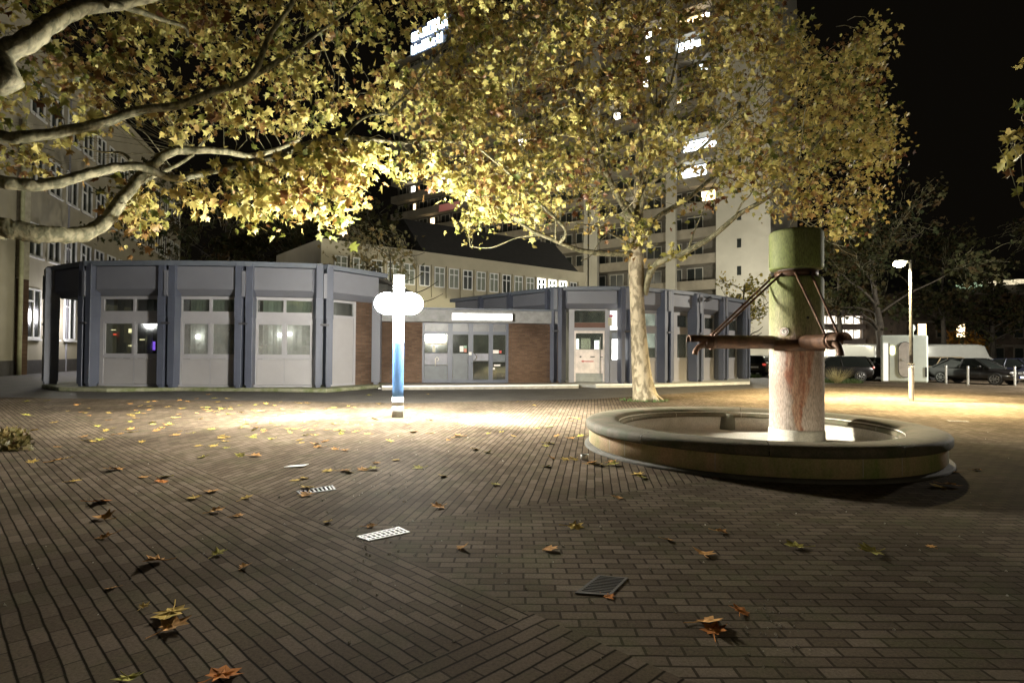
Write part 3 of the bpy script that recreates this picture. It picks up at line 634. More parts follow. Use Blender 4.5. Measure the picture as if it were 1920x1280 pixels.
mb = MB(); mb.box(q0.x, q1.x, 36.5, 37.2, 6.0, 16); mb.build('wall', mat('pale_render', (.4, .37, .28), .85), qb)
for k in range(16):
    w = .95 if k % 2 else .55
    mb = MB(); mb.box(q1.x - w, q1.x + .04, 36.4, 36.5, 6.1 + k * .62, 6.1 + k * .62 + .58); mb.build('quoin', mat('quoin_stone', (.17, .15, .11), .85), qb)
mb = MB(); mb.tube([(q1.x + .25, 36.3, 0), (q1.x + .25, 36.3, 16)], .12, 10); mb.build('drainpipe', mat('pipe_paint', (.36, .36, .22), .6), qb)

# ------------------------------------------------------------------ background right
M_lot = emit('car_park_glow', (1, .9, .72), .9, .9, 1.1); M_pink = mat('pink_render', (.3, .2, .16), .85)
gx0, gx1 = XY(1500, 92), XY(1640, 92)
gr = thing('parking_deck', ((gx0.x + gx1.x) / 2, 94, 0), 'brightly lit open storeys of a modern building behind the parked cars', 'building')
for k, (ya, yb) in enumerate(((592, 606), (618, 636), (645, 668))):
    z1 = P(1570, ya, 92).z; z0 = P(1570, yb, 92).z
    mb = MB(); mb.box(gx0.x, gx1.x, 93, 93.3, z0, z1); mb.build('lit_storey', M_lot if k < 2 else emit('entrance_glow', (1, .85, .6), 2.0, .5, .5), gr)
    mb = MB(); mb.box(gx0.x, gx1.x, 91.5, 93.4, z1, z1 + .9); mb.build('floor_slab', mat('slab_pink', (.4, .33, .3), .8), gr)
    mb = MB()
    for j in range(9): mb.box(gx0.x + j * 1.4, gx0.x + j * 1.4 + .12, 92, 92.12, z0, z1)
    mb.build('railing', M_frame, gr)
p0, p1 = XY(1395, 75), XY(1450, 75)
pk = thing('low_building', ((p0.x + p1.x) / 2, 77, 0), 'pinkish low building seen between the right pavilion and the fountain column', 'building')
mb = MB(); mb.box(p0.x - 1, p1.x + 1, 75, 82, 0, P(1420, 590, 75).z); mb.build('wall', M_pink, pk)
mb = MB(); mb.box(p0.x, p1.x, 74.8, 75, 0, 2.2); mb.build('lit_storey', emit('low_storey_glow', (1, .93, .8), .7, .6, .8), pk)
for px, y0_, y1_ in ((1434, 600, 612), (1434, 618, 634)):
    c = P(px, y0_, 74.6); d_ = P(px, y1_, 74.6); mb = MB(); mb.box(c.x - .1, c.x + .1, 74.6, 74.8, d_.z, c.z); mb.build('wall_lamp', emit('wall_lamp_glow', (1, .95, .85), 8), pk)
mb = MB(); c = XY(1428, 74.5); mb.box(c.x - .8, c.x + .7, 74.5, 74.7, .2, 2.0); mb.build('blue_door', mat('blue_door_paint', (.06, .09, .4), .5), pk)
# ornate dark house
h0, h1 = XY(1700, 82), XY(1990, 82)
hr = thing('town_house', ((h0.x + h1.x) / 2, 86, 0), 'dark brick town house with a few warm lit windows behind the car park', 'building')
zt = P(1840, 548, 82).z
mb = MB(); mb.box(h0.x, h1.x, 82, 94, 0, zt); mb.build('wall', mat('dark_ornate_brick', (.1, .075, .055), .9, var=.4, scale=.8, bump=.4), hr)
mb = MB(); mb.hexa([(h0.x - .5, 81.5, zt), (h1.x + .5, 81.5, zt), (h1.x + .5, 94.5, zt), (h0.x - .5, 94.5, zt), (h0.x + 3, 86, zt + 4), (h1.x - 3, 86, zt + 4), (h1.x - 3, 90, zt + 4), (h0.x + 3, 90, zt + 4)]); mb.build('roof', mat('dark_slate', (.02, .018, .016), .8), hr)
M_hst = mat('stone_trim', (.2, .17, .13), .85)
for zz in (2.9, 6.2, zt - .3): mb = MB(); mb.box(h0.x, h1.x, 81.8, 82, zz, zz + .3); mb.build('string_course', M_hst, hr)
for j in range(8):
    for k in range(2):
        x = h0.x + 1.5 + j * 2.7; z = .9 + k * 3.3
        mb = MB(); mb.box(x - .15, x + 1.25, 81.85, 81.95, z - .15, z + 1.95); wf = mb.build('window', M_hst, hr)
        litq = (j, k) in ((0, 1), (2, 1)); mb = MB(); mb.box(x, x + 1.1, 81.8, 81.86, z, z + 1.8); mb.build('pane', emit('house_window_glow', (1, .75, .4), 2.2, .4, 2) if litq else M_offgl, wf)
for px, py, w, m in ((1818, 536, 1.4, 'g'), (1837, 533, .9, 'g'), (1854, 531, .6, 'w'), (1871, 530, .6, 'w'), (1887, 529, 1.1, 'w'), (1915, 527, 1.0, 'w')):
    c = P(px, py, 81); mb = MB(); mb.box(c.x - w / 2, c.x + w / 2, 81.0, 84, c.z - .28, c.z + .28)
    mb.build('dormer_window', emit('dormer_green_glow', (.65, .9, .55), .3, .5, 2) if m == 'g' else emit('dormer_warm_glow', (1, .85, .55), .35, .3, 3), hr)

# ------------------------------------------------------------------ blue lamp post
c = G(745.5, 782)
LX, LY = c.x, c.y
lp = thing('lamp_post', (LX, LY, 0), 'thick blue lamp post with two glowing white globes on the square', 'street lamp')
zz = lambda py: P(745, py, LY).z
mb = MB(); mb.tube([(LX, LY, zz(636) - (zz(636) - zz(743)) * k / 12) for k in range(13)], .135, 32); mb.build('blue_shaft', mat("lamp_blue_paint", (.14, .29, .62), .6, var=.12, spec=.0, scale=5, stretch=(2, 2, .5)), lp)
mb = MB(); mb.tube([(LX, LY, zz(743)), (LX, LY, zz(748)), (LX, LY, zz(748)), (LX, LY, zz(758)), (LX, LY, zz(758)), (LX, LY, zz(760))], [.138, .138, .14, .14, .138, .138], 24); mb.build('white_band', M_white, lp)
mb = MB(); mb.tube([(LX, LY, zz(752)), (LX, LY, zz(754.5))], .1415, 24); mb.build('grey_band', mat('grey_band', (.2, .22, .26), .5), lp)
mb = MB(); mb.tube([(LX, LY, 0), (LX, LY, zz(760))], .137, 24); mb.build('grey_foot', mat('grey_foot', (.34, .35, .34), .6, var=.25, scale=6), lp)
M_globe = emit('globe_glow', (1, .955, .84), LAMP_L)
mb = MB(); mb.tube([(LX, LY, zz(636)), (LX, LY, zz(516))], .133, 24); mb.build('glare_shaft', emit('shaft_glare_glow', (1, .98, .93), 3.0), lp)  # plain top of the post, made to glow in place of glare on it
for s in (-1, 1):
    sd = bpy.data.lights.new('added_pool_spot', 'SPOT'); sd.energy = 5000; sd.color = (1, .94, .80); sd.spot_size = rad(96); sd.spot_blend = 1; sd.shadow_soft_size = .15  # extra spot below each globe, added to widen the pool on the paving
    so_ = bpy.data.objects.new('added_pool_spot', sd); so_.location = (LX + s * .42, LY, zz(569) - .42); COL.objects.link(so_)
    so_.rotation_euler = (Vector((LX + s * 5.0, LY + .2, 0)) - so_.location).to_track_quat('-Z', 'Y').to_euler()
    mb = MB(); mb.ellipsoid((LX + s * .27, LY, zz(569)), (.325, .29, .27), 28, 16); g = mb.build('globe', M_globe, lp)

# ------------------------------------------------------------------ street light on the right
c = G(1709, 752); SX, SY = c.x, c.y
sl = thing('street_lamp', (SX, SY, 0), 'slim steel street lamp with one glowing head right of the fountain', 'street lamp')
zt_ = P(1708, 490, SY).z; zc = P(1708, 683, SY).z
M_steel = mat('galvanised_steel', (.5, .5, .48), .45, .3, var=.12)
mb = MB(); mb.tube([(SX, SY, 0), (SX, SY, zc)], .085, 16); mb.build('lower_pole', M_steel, sl)
mb = MB(); mb.tube([(SX, SY, zc), (SX, SY, zt_)], [.058, .05], 16); mb.tube([(SX, SY, zc - .02), (SX, SY, zc + .03)], .095, 16); mb.tube([(SX, SY, zt_), (SX, SY, zt_ + .07)], [.07, .03], 12); mb.build('upper_pole', mat('pole_paint', (.035, .034, .032), .9, spec=0), sl)
HX = P(1686, 494, SY).x; HZ = P(1686, 494, SY).z
mb = MB(); mb.tube([(SX, SY, HZ + .03), (HX + .12, SY, HZ + .07)], .025, 8); mb.build('arm', M_steel, sl)
mb = MB(); mb.ellipsoid((HX + .08, SY, HZ + .09), (.26, .12, .03), 16, 8); mb.build('lamp_head', M_steel, sl)
mb = MB(); mb.ellipsoid((HX, SY, HZ - .02), (.20, .16, .11), 20, 10); mb.build('lamp_glass', emit('street_lamp_glow', (1, .9, .62), 30), sl)
sp = bpy.data.lights.new('street_light', 'SPOT'); sp.energy = ST_POWER; sp.color = (1, .8, .44); sp.spot_size = rad(168); sp.spot_blend = .75; sp.shadow_soft_size = .12
so = bpy.data.objects.new('street_light', sp); so.location = (HX, SY, HZ - .16); COL.objects.link(so)
lamp('square_light', (7.0, -4.5, 2.7), BACK_POWER, (1, .86, .62), .15)
lamp('lot_fill', (31, 27, 5.5), 4600, (1, .94, .82), .3)  # unseen fill added out of frame to brighten the kiosk and cars
lamp('left_square_fill', (-24, 13, 3.2), 60, (.98, .96, .95), .3)  # weak fill added off to the left for the pavilion front
lamp('yard_fill', (-2, 37, 3.7), 450, (1, .93, .68), .3)  # hidden behind the link roof, added to light the cream wing
lamp('tower_fill', (21, 53, 6.5), 2100, (1, .93, .76), .3)  # unseen light added behind the right pavilion to brighten the tower
lamp('tower_wing_fill', (-5, 63, 10.0), 2600, (1, .9, .66), .3)  # added fill hidden by the cream wing, lifts the tower's left part
lamp('left_yard_fill', (-25, 34, 4.5), 230, (1, .94, .72), .3)  # added out of sight behind the left pavilion for the tall facade

# ------------------------------------------------------------------ fountain
FX, FY, FR = 4.1, 10.1, 2.8
fo = thing('fountain', (FX, FY, 0), 'round stone fountain basin with a tall mossy column rising off-centre', 'fountain')
def stone(name, cA, cB, cC, rough=.8, sc=2.0, vert=False):
    m, N, L, b = base_mat(name)
    tc = N.new('ShaderNodeNewGeometry'); n1 = N.new('ShaderNodeTexNoise'); n1.inputs['Scale'].default_value = sc; n1.inputs['Detail'].default_value = 9; n1.inputs['Roughness'].default_value = .7
    mp = N.new('ShaderNodeMapping'); mp.inputs['Scale'].default_value = (1, 1, .35 if vert else 1); L.new(tc.outputs['Position'], mp.inputs[0]); L.new(mp.outputs[0], n1.inputs['Vector'])
    rp = N.new('ShaderNodeValToRGB'); e = rp.color_ramp.elements; e[0].position = .36; e[0].color = (*cA, 1); e[1].position = .64; e[1].color = (*cC, 1); q = e.new(.5); q.color = (*cB, 1)
    L.new(n1.outputs[0], rp.inputs[0]); n2 = N.new('ShaderNodeTexNoise'); n2.inputs['Scale'].default_value = 45; n2.inputs['Detail'].default_value = 6; L.new(tc.outputs['Position'], n2.inputs['Vector'])
    mr = N.new('ShaderNodeMapRange'); mr.inputs[3].default_value = .55; mr.inputs[4].default_value = 1.45; L.new(n2.outputs[0], mr.inputs[0])
    vm = N.new('ShaderNodeVectorMath'); vm.operation = 'SCALE'; L.new(rp.outputs[0], vm.inputs[0]); L.new(mr.outputs[0], vm.inputs['Scale']); L.new(vm.outputs[0], b.inputs['Base Color'])
    bp = N.new('ShaderNodeBump'); bp.inputs['Strength'].default_value = .45; bp.inputs['Distance'].default_value = .01; L.new(n2.outputs[0], bp.inputs['Height']); L.new(bp.outputs[0], b.inputs['Normal'])
    b.inputs['Roughness'].default_value = rough; MATS[name] = m; return m
M_cop = stone('coping_stone', (.055, .065, .022), (.09, .078, .045), (.135, .105, .065), sc=2.6)
M_wall = stone('basin_wall_stone', (.20, .24, .07), (.36, .29, .14), (.46, .31, .18), sc=1.6, vert=True)
M_inn = stone('basin_inner_stone', (.46, .43, .36), (.56, .53, .46), (.6, .57, .5), sc=2)
mb = MB(); mb.lathe([(FR + .02, 0), (FR + .02, .025), (FR - .0, .04), (FR - .12, .045)], 96, (FX, FY)); mb.build('base_ring', mat('base_ring_stone', (.06, .056, .042), .85, var=.25, bump=.4), fo)
mb = MB(); mb.lathe([(FR - .10, 0), (FR - .10, .035), (FR - .06, .07), (FR - .06, .31)], 96, (FX, FY)); mb.build('outer_wall', M_wall, fo)
mb = MB(); mb.lathe([(FR - .58, .40), (FR - .60, .30), (FR - .57, .28), (FR - .55, .03), (.01, .012)], 96, (FX, FY)); mb.build('inner_basin', M_inn, fo)
NSEG = 10
for k in range(NSEG):
    a0 = 2 * math.pi * k / NSEG - .62; a1 = a0 + 2 * math.pi / NSEG
    prof = [(FR - .09, .305), (FR - .01, .308), (FR, .325), (FR, .405), (FR - .02, .435), (FR - .08, .455), (FR - .20, .468), (FR - .40, .462), (FR - .50, .445), (FR - .55, .42), (FR - .59, .375), (FR - .63, .365), (FR - .63, .29), (FR - .4, .30), (FR - .09, .305)]
    mb = MB(); mb.lathe(prof, 14, (FX, FY), a0 + .0016, a1 - .0016, closed=False); mb.v = mb.v
    mb.build('coping_block', M_cop, fo)
for px in (1341, 1144, 1172, 1617, 1690):
    k = (px - 960) / F   # mortar joints on the wall where the photo shows them
    aa = FX * FX + FY * FY; R = FR - .06
    # intersect ray x = k*y with circle
    A_ = k * k + 1; B_ = -2 * (k * FX + FY); C_ = FX * FX + FY * FY - R * R; y = (-B_ - math.sqrt(B_ * B_ - 4 * A_ * C_)) / (2 * A_); x = k * y
    t = math.atan2(y - FY, x - FX)
    mb = MB(); mb.lathe([(R + .001, .07), (R + .004, .08), (R + .004, .30)], 1, (FX, FY), t - .0018, t + .0018); mb.build('mortar_joint', mat('mortar', (.45, .4, .33), .9), fo)
mb = MB(); q = P(1365, 796, 12.35); mb.tube([(q.x, q.y, .0), (q.x, q.y, .36)], .2, 4); mb.build('outlet_box', mat('outlet_stone', (.14, .14, .10), .8), fo)
# column
CY = 10.7; CX = P(1493, 700, CY).x
cz = lambda py: P(1493, py, CY).z
def col_mat():
    m, N, L, b = base_mat('column_stone')
    ge = N.new('ShaderNodeNewGeometry'); sx = N.new('ShaderNodeSeparateXYZ'); L.new(ge.outputs['Position'], sx.inputs[0])
    # moss by height with ragged streaks
    n1 = N.new('ShaderNodeTexNoise'); n1.inputs['Scale'].default_value = 3; n1.inputs['Detail'].default_value = 8; n1.inputs['Roughness'].default_value = .65
    mp = N.new('ShaderNodeMapping'); mp.inputs['Scale'].default_value = (3, 3, .5); L.new(ge.outputs['Position'], mp.inputs[0]); L.new(mp.outputs[0], n1.inputs['Vector'])
    ma = N.new('ShaderNodeMath'); ma.operation = 'MULTIPLY_ADD'; ma.inputs[1].default_value = 1.5; L.new(n1.outputs[0], ma.inputs[0]); L.new(sx.outputs[2], ma.inputs[2])
    rp = N.new('ShaderNodeValToRGB'); rp.color_ramp.elements[0].position = 0; rp.color_ramp.elements[1].position = 1
    mrz = N.new('ShaderNodeMapRange'); mrz.inputs[1].default_value = 1.0; mrz.inputs[2].default_value = 5.0; L.new(ma.outputs[0], mrz.inputs[0]); L.new(mrz.outputs[0], rp.inputs[0])
    cr_ = rp.color_ramp; cr_.elements[0].color = (.42, .35, .30, 1); cr_.elements[1].color = (.23, .25, .11, 1)
    for p_, c_ in ((.22, (.36, .27, .21)), (.36, (.46, .38, .33)), (.40, (.4, .34, .2)), (.48, (.3, .29, .13)), (.60, (.22, .235, .08)), (.74, (.17, .205, .05)), (.86, (.20, .225, .07))):
        e = cr_.elements.new(p_); e.color = (*c_, 1)
    # rust streak below the collar on the camera side
    mo = N.new('ShaderNodeMath'); mo.operation = 'SUBTRACT'; mo.inputs[1].default_value = CX - .14; L.new(sx.outputs[0], mo.inputs[0])
    n3 = N.new('ShaderNodeTexNoise'); n3.inputs['Scale'].default_value = 2.2; n3.inputs['Detail'].default_value = 5; L.new(ge.outputs['Position'], n3.inputs['Vector'])
    off = N.new('ShaderNodeMath'); off.operation = 'MULTIPLY_ADD'; off.inputs[1].default_value = .3; off.inputs[2].default_value = -.15; L.new(n3.outputs[0], off.inputs[0])
    ad = N.new('ShaderNodeMath'); ad.operation = 'ADD'; L.new(mo.outputs[0], ad.inputs[0]); L.new(off.outputs[0], ad.inputs[1])
    ab = N.new('ShaderNodeMath'); ab.operation = 'ABSOLUTE'; L.new(ad.outputs[0], ab.inputs[0])
    wz = N.new('ShaderNodeMapRange'); wz.inputs[1].default_value = .3; wz.inputs[2].default_value = 1.8; wz.inputs[3].default_value = .05; wz.inputs[4].default_value = .26; L.new(sx.outputs[2], wz.inputs[0])
    lt = N.new('ShaderNodeMath'); lt.operation = 'SUBTRACT'; L.new(wz.outputs[0], lt.inputs[0]); L.new(ab.outputs[0], lt.inputs[1])
    ms = N.new('ShaderNodeMapRange'); ms.inputs[1].default_value = -.02; ms.inputs[2].default_value = .03; ms.interpolation_type = 'SMOOTHSTEP'; L.new(lt.outputs[0], ms.inputs[0])
    be = N.new('ShaderNodeMapRange'); be.inputs[1].default_value = 1.95; be.inputs[2].default_value = 1.85; L.new(sx.outputs[2], be.inputs[0])
    mu = N.new('ShaderNodeMath'); mu.operation = 'MULTIPLY'; L.new(ms.outputs[0], mu.inputs[0]); L.new(be.outputs[0], mu.inputs[1])
    nr = N.new('ShaderNodeTexNoise'); nr.inputs['Scale'].default_value = 4; nr.inputs['Detail'].default_value = 6; L.new(mp.outputs[0], nr.inputs['Vector'])
    rr = N.new('ShaderNodeValToRGB'); rr.color_ramp.elements[0].position = .4; rr.color_ramp.elements[0].color = (.25, .09, .045, 1); rr.color_ramp.elements[1].position = .62; rr.color_ramp.elements[1].color = (.46, .28, .19, 1); L.new(nr.outputs[0], rr.inputs[0])
    mx = N.new('ShaderNodeMix'); mx.data_type = 'RGBA'; L.new(mu.outputs[0], mx.inputs[0]); L.new(rp.outputs[0], mx.inputs[6]); L.new(rr.outputs[0], mx.inputs[7])
    ng = N.new('ShaderNodeTexNoise'); ng.inputs['Scale'].default_value = 30; ng.inputs['Detail'].default_value = 8; L.new(mp.outputs[0], ng.inputs['Vector'])
    mg = N.new('ShaderNodeMapRange'); mg.inputs[1].default_value = .3; mg.inputs[2].default_value = .7; mg.inputs[3].default_value = .45; mg.inputs[4].default_value = 1.3; L.new(ng.outputs[0], mg.inputs[0])
    vm = N.new('ShaderNodeVectorMath'); vm.operation = 'SCALE'; L.new(mx.outputs[2], vm.inputs[0]); L.new(mg.outputs[0], vm.inputs['Scale']); L.new(vm.outputs[0], b.inputs['Base Color'])
    bp = N.new('ShaderNodeBump'); bp.inputs['Strength'].default_value = .3; bp.inputs['Distance'].default_value = .01; L.new(ng.outputs[0], bp.inputs['Height']); L.new(bp.outputs[0], b.inputs['Normal'])
    b.inputs['Roughness'].default_value = .7; MATS['column_stone'] = m; return m
M_col = col_mat(); CR = .455
mb = MB(); mb.lathe([(.01, cz(436)), (CR - .05, cz(434)), (CR - .01, cz(437)), (CR, cz(441)), (CR, cz(503)), (CR - .015, cz(506)), (CR - .05, cz(507)), (.1, cz(507))], 64, (CX, CY)); cp = mb.build('column_cap', M_col, fo)
mb = MB(); mb.lathe([(CR - .14, cz(507)), (CR - .14, cz(524))], 48, (CX, CY)); mb.build('column_neck', mat('neck_stone', (.12, .09, .07), .8), fo)
mb = MB(); mb.lathe([(.01, cz(523)), (CR - .03, cz(522)), (CR - .01, cz(524)), (CR, cz(528)), (CR, cz(801)), (CR - .01, cz(803))], 64, (CX, CY)); mb.build('column_shaft', M_col, fo)
mb = MB(); mb.lathe([(CR - .05, cz(799)), (CR + .0, cz(802)), (CR + .015, cz(806)), (CR + .015, .02)], 64, (CX, CY)); mb.build('column_base', M_inn, fo)
M_rust = mat('rusty_iron', (.055, .028, .017), .5, .35, scale=6, col2=(.15, .075, .04), bump=.3)
zp = cz(642)
mb = MB(); mb.lathe([(CR - .01, zp - .16), (CR + .02, zp - .15), (CR + .02, zp + .03), (CR - .01, zp + .04)], 64, (CX, CY), rad(195), rad(375)); mb.build('iron_collar', M_rust, fo)
for ang, r0_, r1_ in ((183, CR - .15, 2.0), (-97, CR - .2, 1.98)):
    dx, dy = math.cos(rad(ang)), math.sin(rad(ang))
    Q = lambda r, z, s=0: (CX + dx * r - dy * s, CY + dy * r + dx * s, z)
    mb = MB(); mb.tube([Q(r0_, zp), Q(r1_ - .30, zp)], .122, 16); sp_ = mb.build('spout_pipe', M_rust, fo)
    # half-open tip of the pipe
    n = 10; vs = []; fs = []
    for i, r in enumerate((r1_ - .31, r1_ - .1, r1_)):
        for k in range(n + 1):
            t = math.pi * k / n; vs.append(Q(r, zp + .122 * math.sin(t), .122 * math.cos(t)))
        for k in range(n + 1):
            t = math.pi * k / n; vs.append(Q(r, zp + .10 * math.sin(t), .10 * math.cos(t)))
    w = 2 * (n + 1)
    for i in range(2):
        for k in range(n): fs += [(i * w + k, i * w + k + 1, (i + 1) * w + k + 1, (i + 1) * w + k), (i * w + n + 1 + k, (i + 1) * w + n + 1 + k, (i + 1) * w + n + 2 + k, i * w + n + 2 + k)]
    fs += [(2 * w + k, 2 * w + k + 1, 2 * w + n + 2 + k, 2 * w + n + 1 + k) for k in range(n)]
    mb = MB(); mb.add(vs, fs, True); mb.build('hood', M_rust, sp_)
    mb = MB(); mb.tube([Q(r1_ - .42, zp - .04), Q(r1_ - .28, zp - .05), Q(r1_ - .18, zp - .10), Q(r1_ - .13, zp - .17), Q(r1_ - .12, zp - .23)], [.07, .065, .05, .05, .055], 12, cap=False); mb.build('spout_nozzle', M_rust, sp_)
    mb = MB(); mb.tube([Q(r1_ - .47, zp), Q(r1_ - .40, zp)], .14, 16); mb.build('clamp', M_rust, sp_)
    for s_ in (-.10, .10):
        mb = MB(); mb.tube([Q(CR - .12, cz(515), s_ * 1.3), Q(r1_ - .435, zp + .10, s_)], .02, 8); mb.build('tie_rod', M_rust, fo)
mb = MB(); mb.lathe([(CR - .13, cz(510)), (CR - .09, cz(510)), (CR - .09, cz(521)), (CR - .13, cz(521))], 48, (CX, CY)); mb.build('iron_band', M_rust, fo)
ang = math.atan2(-CY, -CX) ; 
def colpt(px, py, r):
    k = (px - 960) / F; A_ = k * k + 1; B_ = -2 * (k * CX + CY); C_ = CX * CX + CY * CY - r * r
    y = (-B_ - math.sqrt(max(0, B_ * B_ - 4 * A_ * C_))) / (2 * A_); return Vector((k * y, y, cz(py)))
q = colpt(1471, 623, CR); n_ = Vector((q.x - CX, q.y - CY, 0)).normalized()
mb = MB(); mb.tube([q - n_ * .01, q + n_ * .012], .075, 24); mb.build('round_badge', mat('badge_enamel', (.7, .66, .6), .4), fo)
mb = MB(); mb.tube([q + n_ * .0125, q + n_ * .0145], .062, 24); mb.build('round_badge_ring', mat('badge_ring', (.35, .16, .12), .5), fo)
mb = MB(); mb.tube([q + n_ * .015, q + n_ * .017], .05, 24); mb.build('round_badge_face', mat('badge_face', (.72, .68, .62), .4), fo)
tt = Vector((-n_.y, n_.x, 0)); zv = Vector((0, 0, 1)); pc = q + n_ * .02
mb = MB(); mb.tube([pc + tt * .02 + zv * .025, pc + zv * .034, pc - tt * .022 + zv * .022, pc - tt * .012 + zv * .0, pc + tt * .01 - zv * .012], .0045, 6); mb.tube([pc - tt * .012 - zv * .03, pc + tt * .014 - zv * .03], .0045, 6); mb.build('round_badge_mark', M_blk, fo)
q = colpt(1515, 598, CR); n2_ = Vector((q.x - CX, q.y - CY, 0)).normalized(); mb = MB(); mb.tube([q, q + n2_ * .006], .025, 12); mb.build('bolt_hole', M_blk, fo)

# ------------------------------------------------------------------ foliage
# plane-tree leaf, folded along the midrib
HALF = [(0, -.42), (.5, -.26), (.30, -.02), (.66, .26), (.24, .28), (0, .78)]
def leaf_mat(name, cols, transl=.35, rough=.5):
    m, N, L, b = base_mat(name); out = N['Material Output']
    at = N.new('ShaderNodeAttribute'); at.attribute_name = 'tint'
    rp = N.new('ShaderNodeValToRGB'); n = len(cols)
    rp.color_ramp.elements[0].position = 0; rp.color_ramp.elements[0].color = (*cols[0], 1); rp.color_ramp.elements[1].position = 1; rp.color_ramp.elements[1].color = (*cols[-1], 1)
    for i in range(1, n - 1): e = rp.color_ramp.elements.new(i / (n - 1)); e.color = (*cols[i], 1)
    L.new(at.outputs['Fac'], rp.inputs[0]); L.new(rp.outputs[0], b.inputs['Base Color']); b.inputs['Roughness'].default_value = rough; b.inputs['Specular IOR Level'].default_value = .4
    tr = N.new('ShaderNodeBsdfTranslucent'); L.new(rp.outputs[0], tr.inputs[0]); mx = N.new('ShaderNodeMixShader'); mx.inputs[0].default_value = transl
    L.new(b.outputs[0], mx.inputs[1]); L.new(tr.outputs[0], mx.inputs[2]); L.new(mx.outputs[0], out.inputs[0]); MATS[name] = m; return m
LEAFC = [(.08, .10, .02), (.22, .23, .05), (.42, .38, .11), (.52, .45, .15), (.44, .36, .11), (.27, .165, .05), (.12, .05, .02)]
M_leaf = leaf_mat('plane_leaves', LEAFC)
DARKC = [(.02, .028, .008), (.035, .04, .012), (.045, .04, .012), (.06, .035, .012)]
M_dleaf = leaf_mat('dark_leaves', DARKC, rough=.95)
def leaves(name, pos, size, mtl, parent, seed=0, tint=None, droop=.55, droop_dir=(0, 0, -1)):
    rng = np.random.default_rng(seed); n = len(pos); pos = np.asarray(pos, float)
    # tip direction: hanging outward and down; normal random
    tip = rng.normal(size=(n, 3)); tip /= np.linalg.norm(tip, axis=1)[:, None]; tip += np.array(droop_dir) * droop; tip /= np.linalg.norm(tip, axis=1)[:, None]
    a = rng.normal(size=(n, 3)); nx = np.cross(tip, a); nx /= np.linalg.norm(nx, axis=1)[:, None]; nz = np.cross(nx, tip)
    sz = size * rng.uniform(.4, 1.25, n); fold = rng.uniform(.0, .7, n); curl = rng.uniform(-.25, .5, n); asp = rng.uniform(.8, 1.15, n)
    loc = [HALF[0], HALF[5]] + [HALF[i] for i in (1, 2, 3, 4)] + [(-HALF[i][0], HALF[i][1]) for i in (1, 2, 3, 4)]
    V = np.zeros((n, 10, 3))
    for i, (x, y) in enumerate(loc):
        zf = abs(x) * fold - curl * y * y * .6
        V[:, i] = pos + (nx * (x * asp)[:, None] + tip * y + nz * zf[:, None]) * sz[:, None] if np.ndim(x * asp) else 0
    idx = np.arange(n)[:, None] * 10
    f1 = idx + np.array([0, 2, 3, 4, 5, 1]); f2 = idx + np.array([1, 9, 8, 7, 6, 0])
    faces = np.stack([f1, f2], 1).reshape(-1, 6)
    me = bpy.data.meshes.new(name); me.vertices.add(n * 10); me.vertices.foreach_set('co', (V - np.array(parent.location if parent else (0, 0, 0))).reshape(-1))
    me.loops.add(faces.size); me.loops.foreach_set('vertex_index', faces.reshape(-1)); me.polygons.add(len(faces)); me.polygons.foreach_set('loop_start', np.arange(0, faces.size, 6)); me.polygons.foreach_set('loop_total', np.full(len(faces), 6))
    at = me.attributes.new('tint', 'FLOAT', 'FACE'); tv = rng.beta(2.2, 2.0, n) if tint is None else np.clip(np.asarray(tint) + rng.normal(0, .13, n), 0, 1); at.data.foreach_set('value', np.repeat(tv, 2))
    me.update(); me.materials.append(mtl); o = bpy.data.objects.new(name, me); COL.objects.link(o)
    if parent: o.parent = parent
    return o
def bark(name, c1, c2, sc=3.0):
    m, N, L, b = base_mat(name); ge = N.new('ShaderNodeNewGeometry'); vo = N.new('ShaderNodeTexNoise'); vo.inputs['Scale'].default_value = sc; vo.inputs['Detail'].default_value = 7; vo.inputs['Distortion'].default_value = .6
    mp = N.new('ShaderNodeMapping'); mp.inputs['Scale'].default_value = (1.5, 1.5, .8); L.new(ge.outputs['Position'], mp.inputs[0]); L.new(mp.outputs[0], vo.inputs['Vector'])
    rp = N.new('ShaderNodeValToRGB'); rp.color_ramp.elements[0].position = .42; rp.color_ramp.elements[0].color = (*c1, 1); rp.color_ramp.elements[1].position = .58; rp.color_ramp.elements[1].color = (*c2, 1)
    L.new(vo.outputs[0], rp.inputs[0]); L.new(rp.outputs[0], b.inputs['Base Color']); n2 = N.new('ShaderNodeTexNoise'); n2.inputs['Scale'].default_value = 18; n2.inputs['Detail'].default_value = 8; L.new(ge.outputs['Position'], n2.inputs['Vector'])
    bp = N.new('ShaderNodeBump'); bp.inputs['Strength'].default_value = .5; bp.inputs['Distance'].default_value = .03; L.new(n2.outputs[0], bp.inputs['Height']); L.new(bp.outputs[0], b.inputs['Normal']); b.inputs['Roughness'].default_value = .8
    MATS[name] = m; return m
M_bark = bark('plane_bark', (.13, .105, .062), (.32, .27, .18), 4)
M_limb = bark('limb_bark', (.075, .072, .035), (.20, .18, .105), 6)
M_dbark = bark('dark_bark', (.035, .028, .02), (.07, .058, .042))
def smooth_path(pts, k=4):
    pts = [Vector(p) for p in pts]; out = []
    for i in range(len(pts) - 1):
        p0 = pts[max(i - 1, 0)]; p1 = pts[i]; p2 = pts[i + 1]; p3 = pts[min(i + 2, len(pts) - 1)]
        for j in range(k):
            t = j / k; out.append(.5 * ((2 * p1) + (p2 - p0) * t + (2 * p0 - 5 * p1 + 4 * p2 - p3) * t * t + (3 * p1 - p0 - 3 * p2 + p3) * t ** 3))
    out.append(pts[-1]); return out
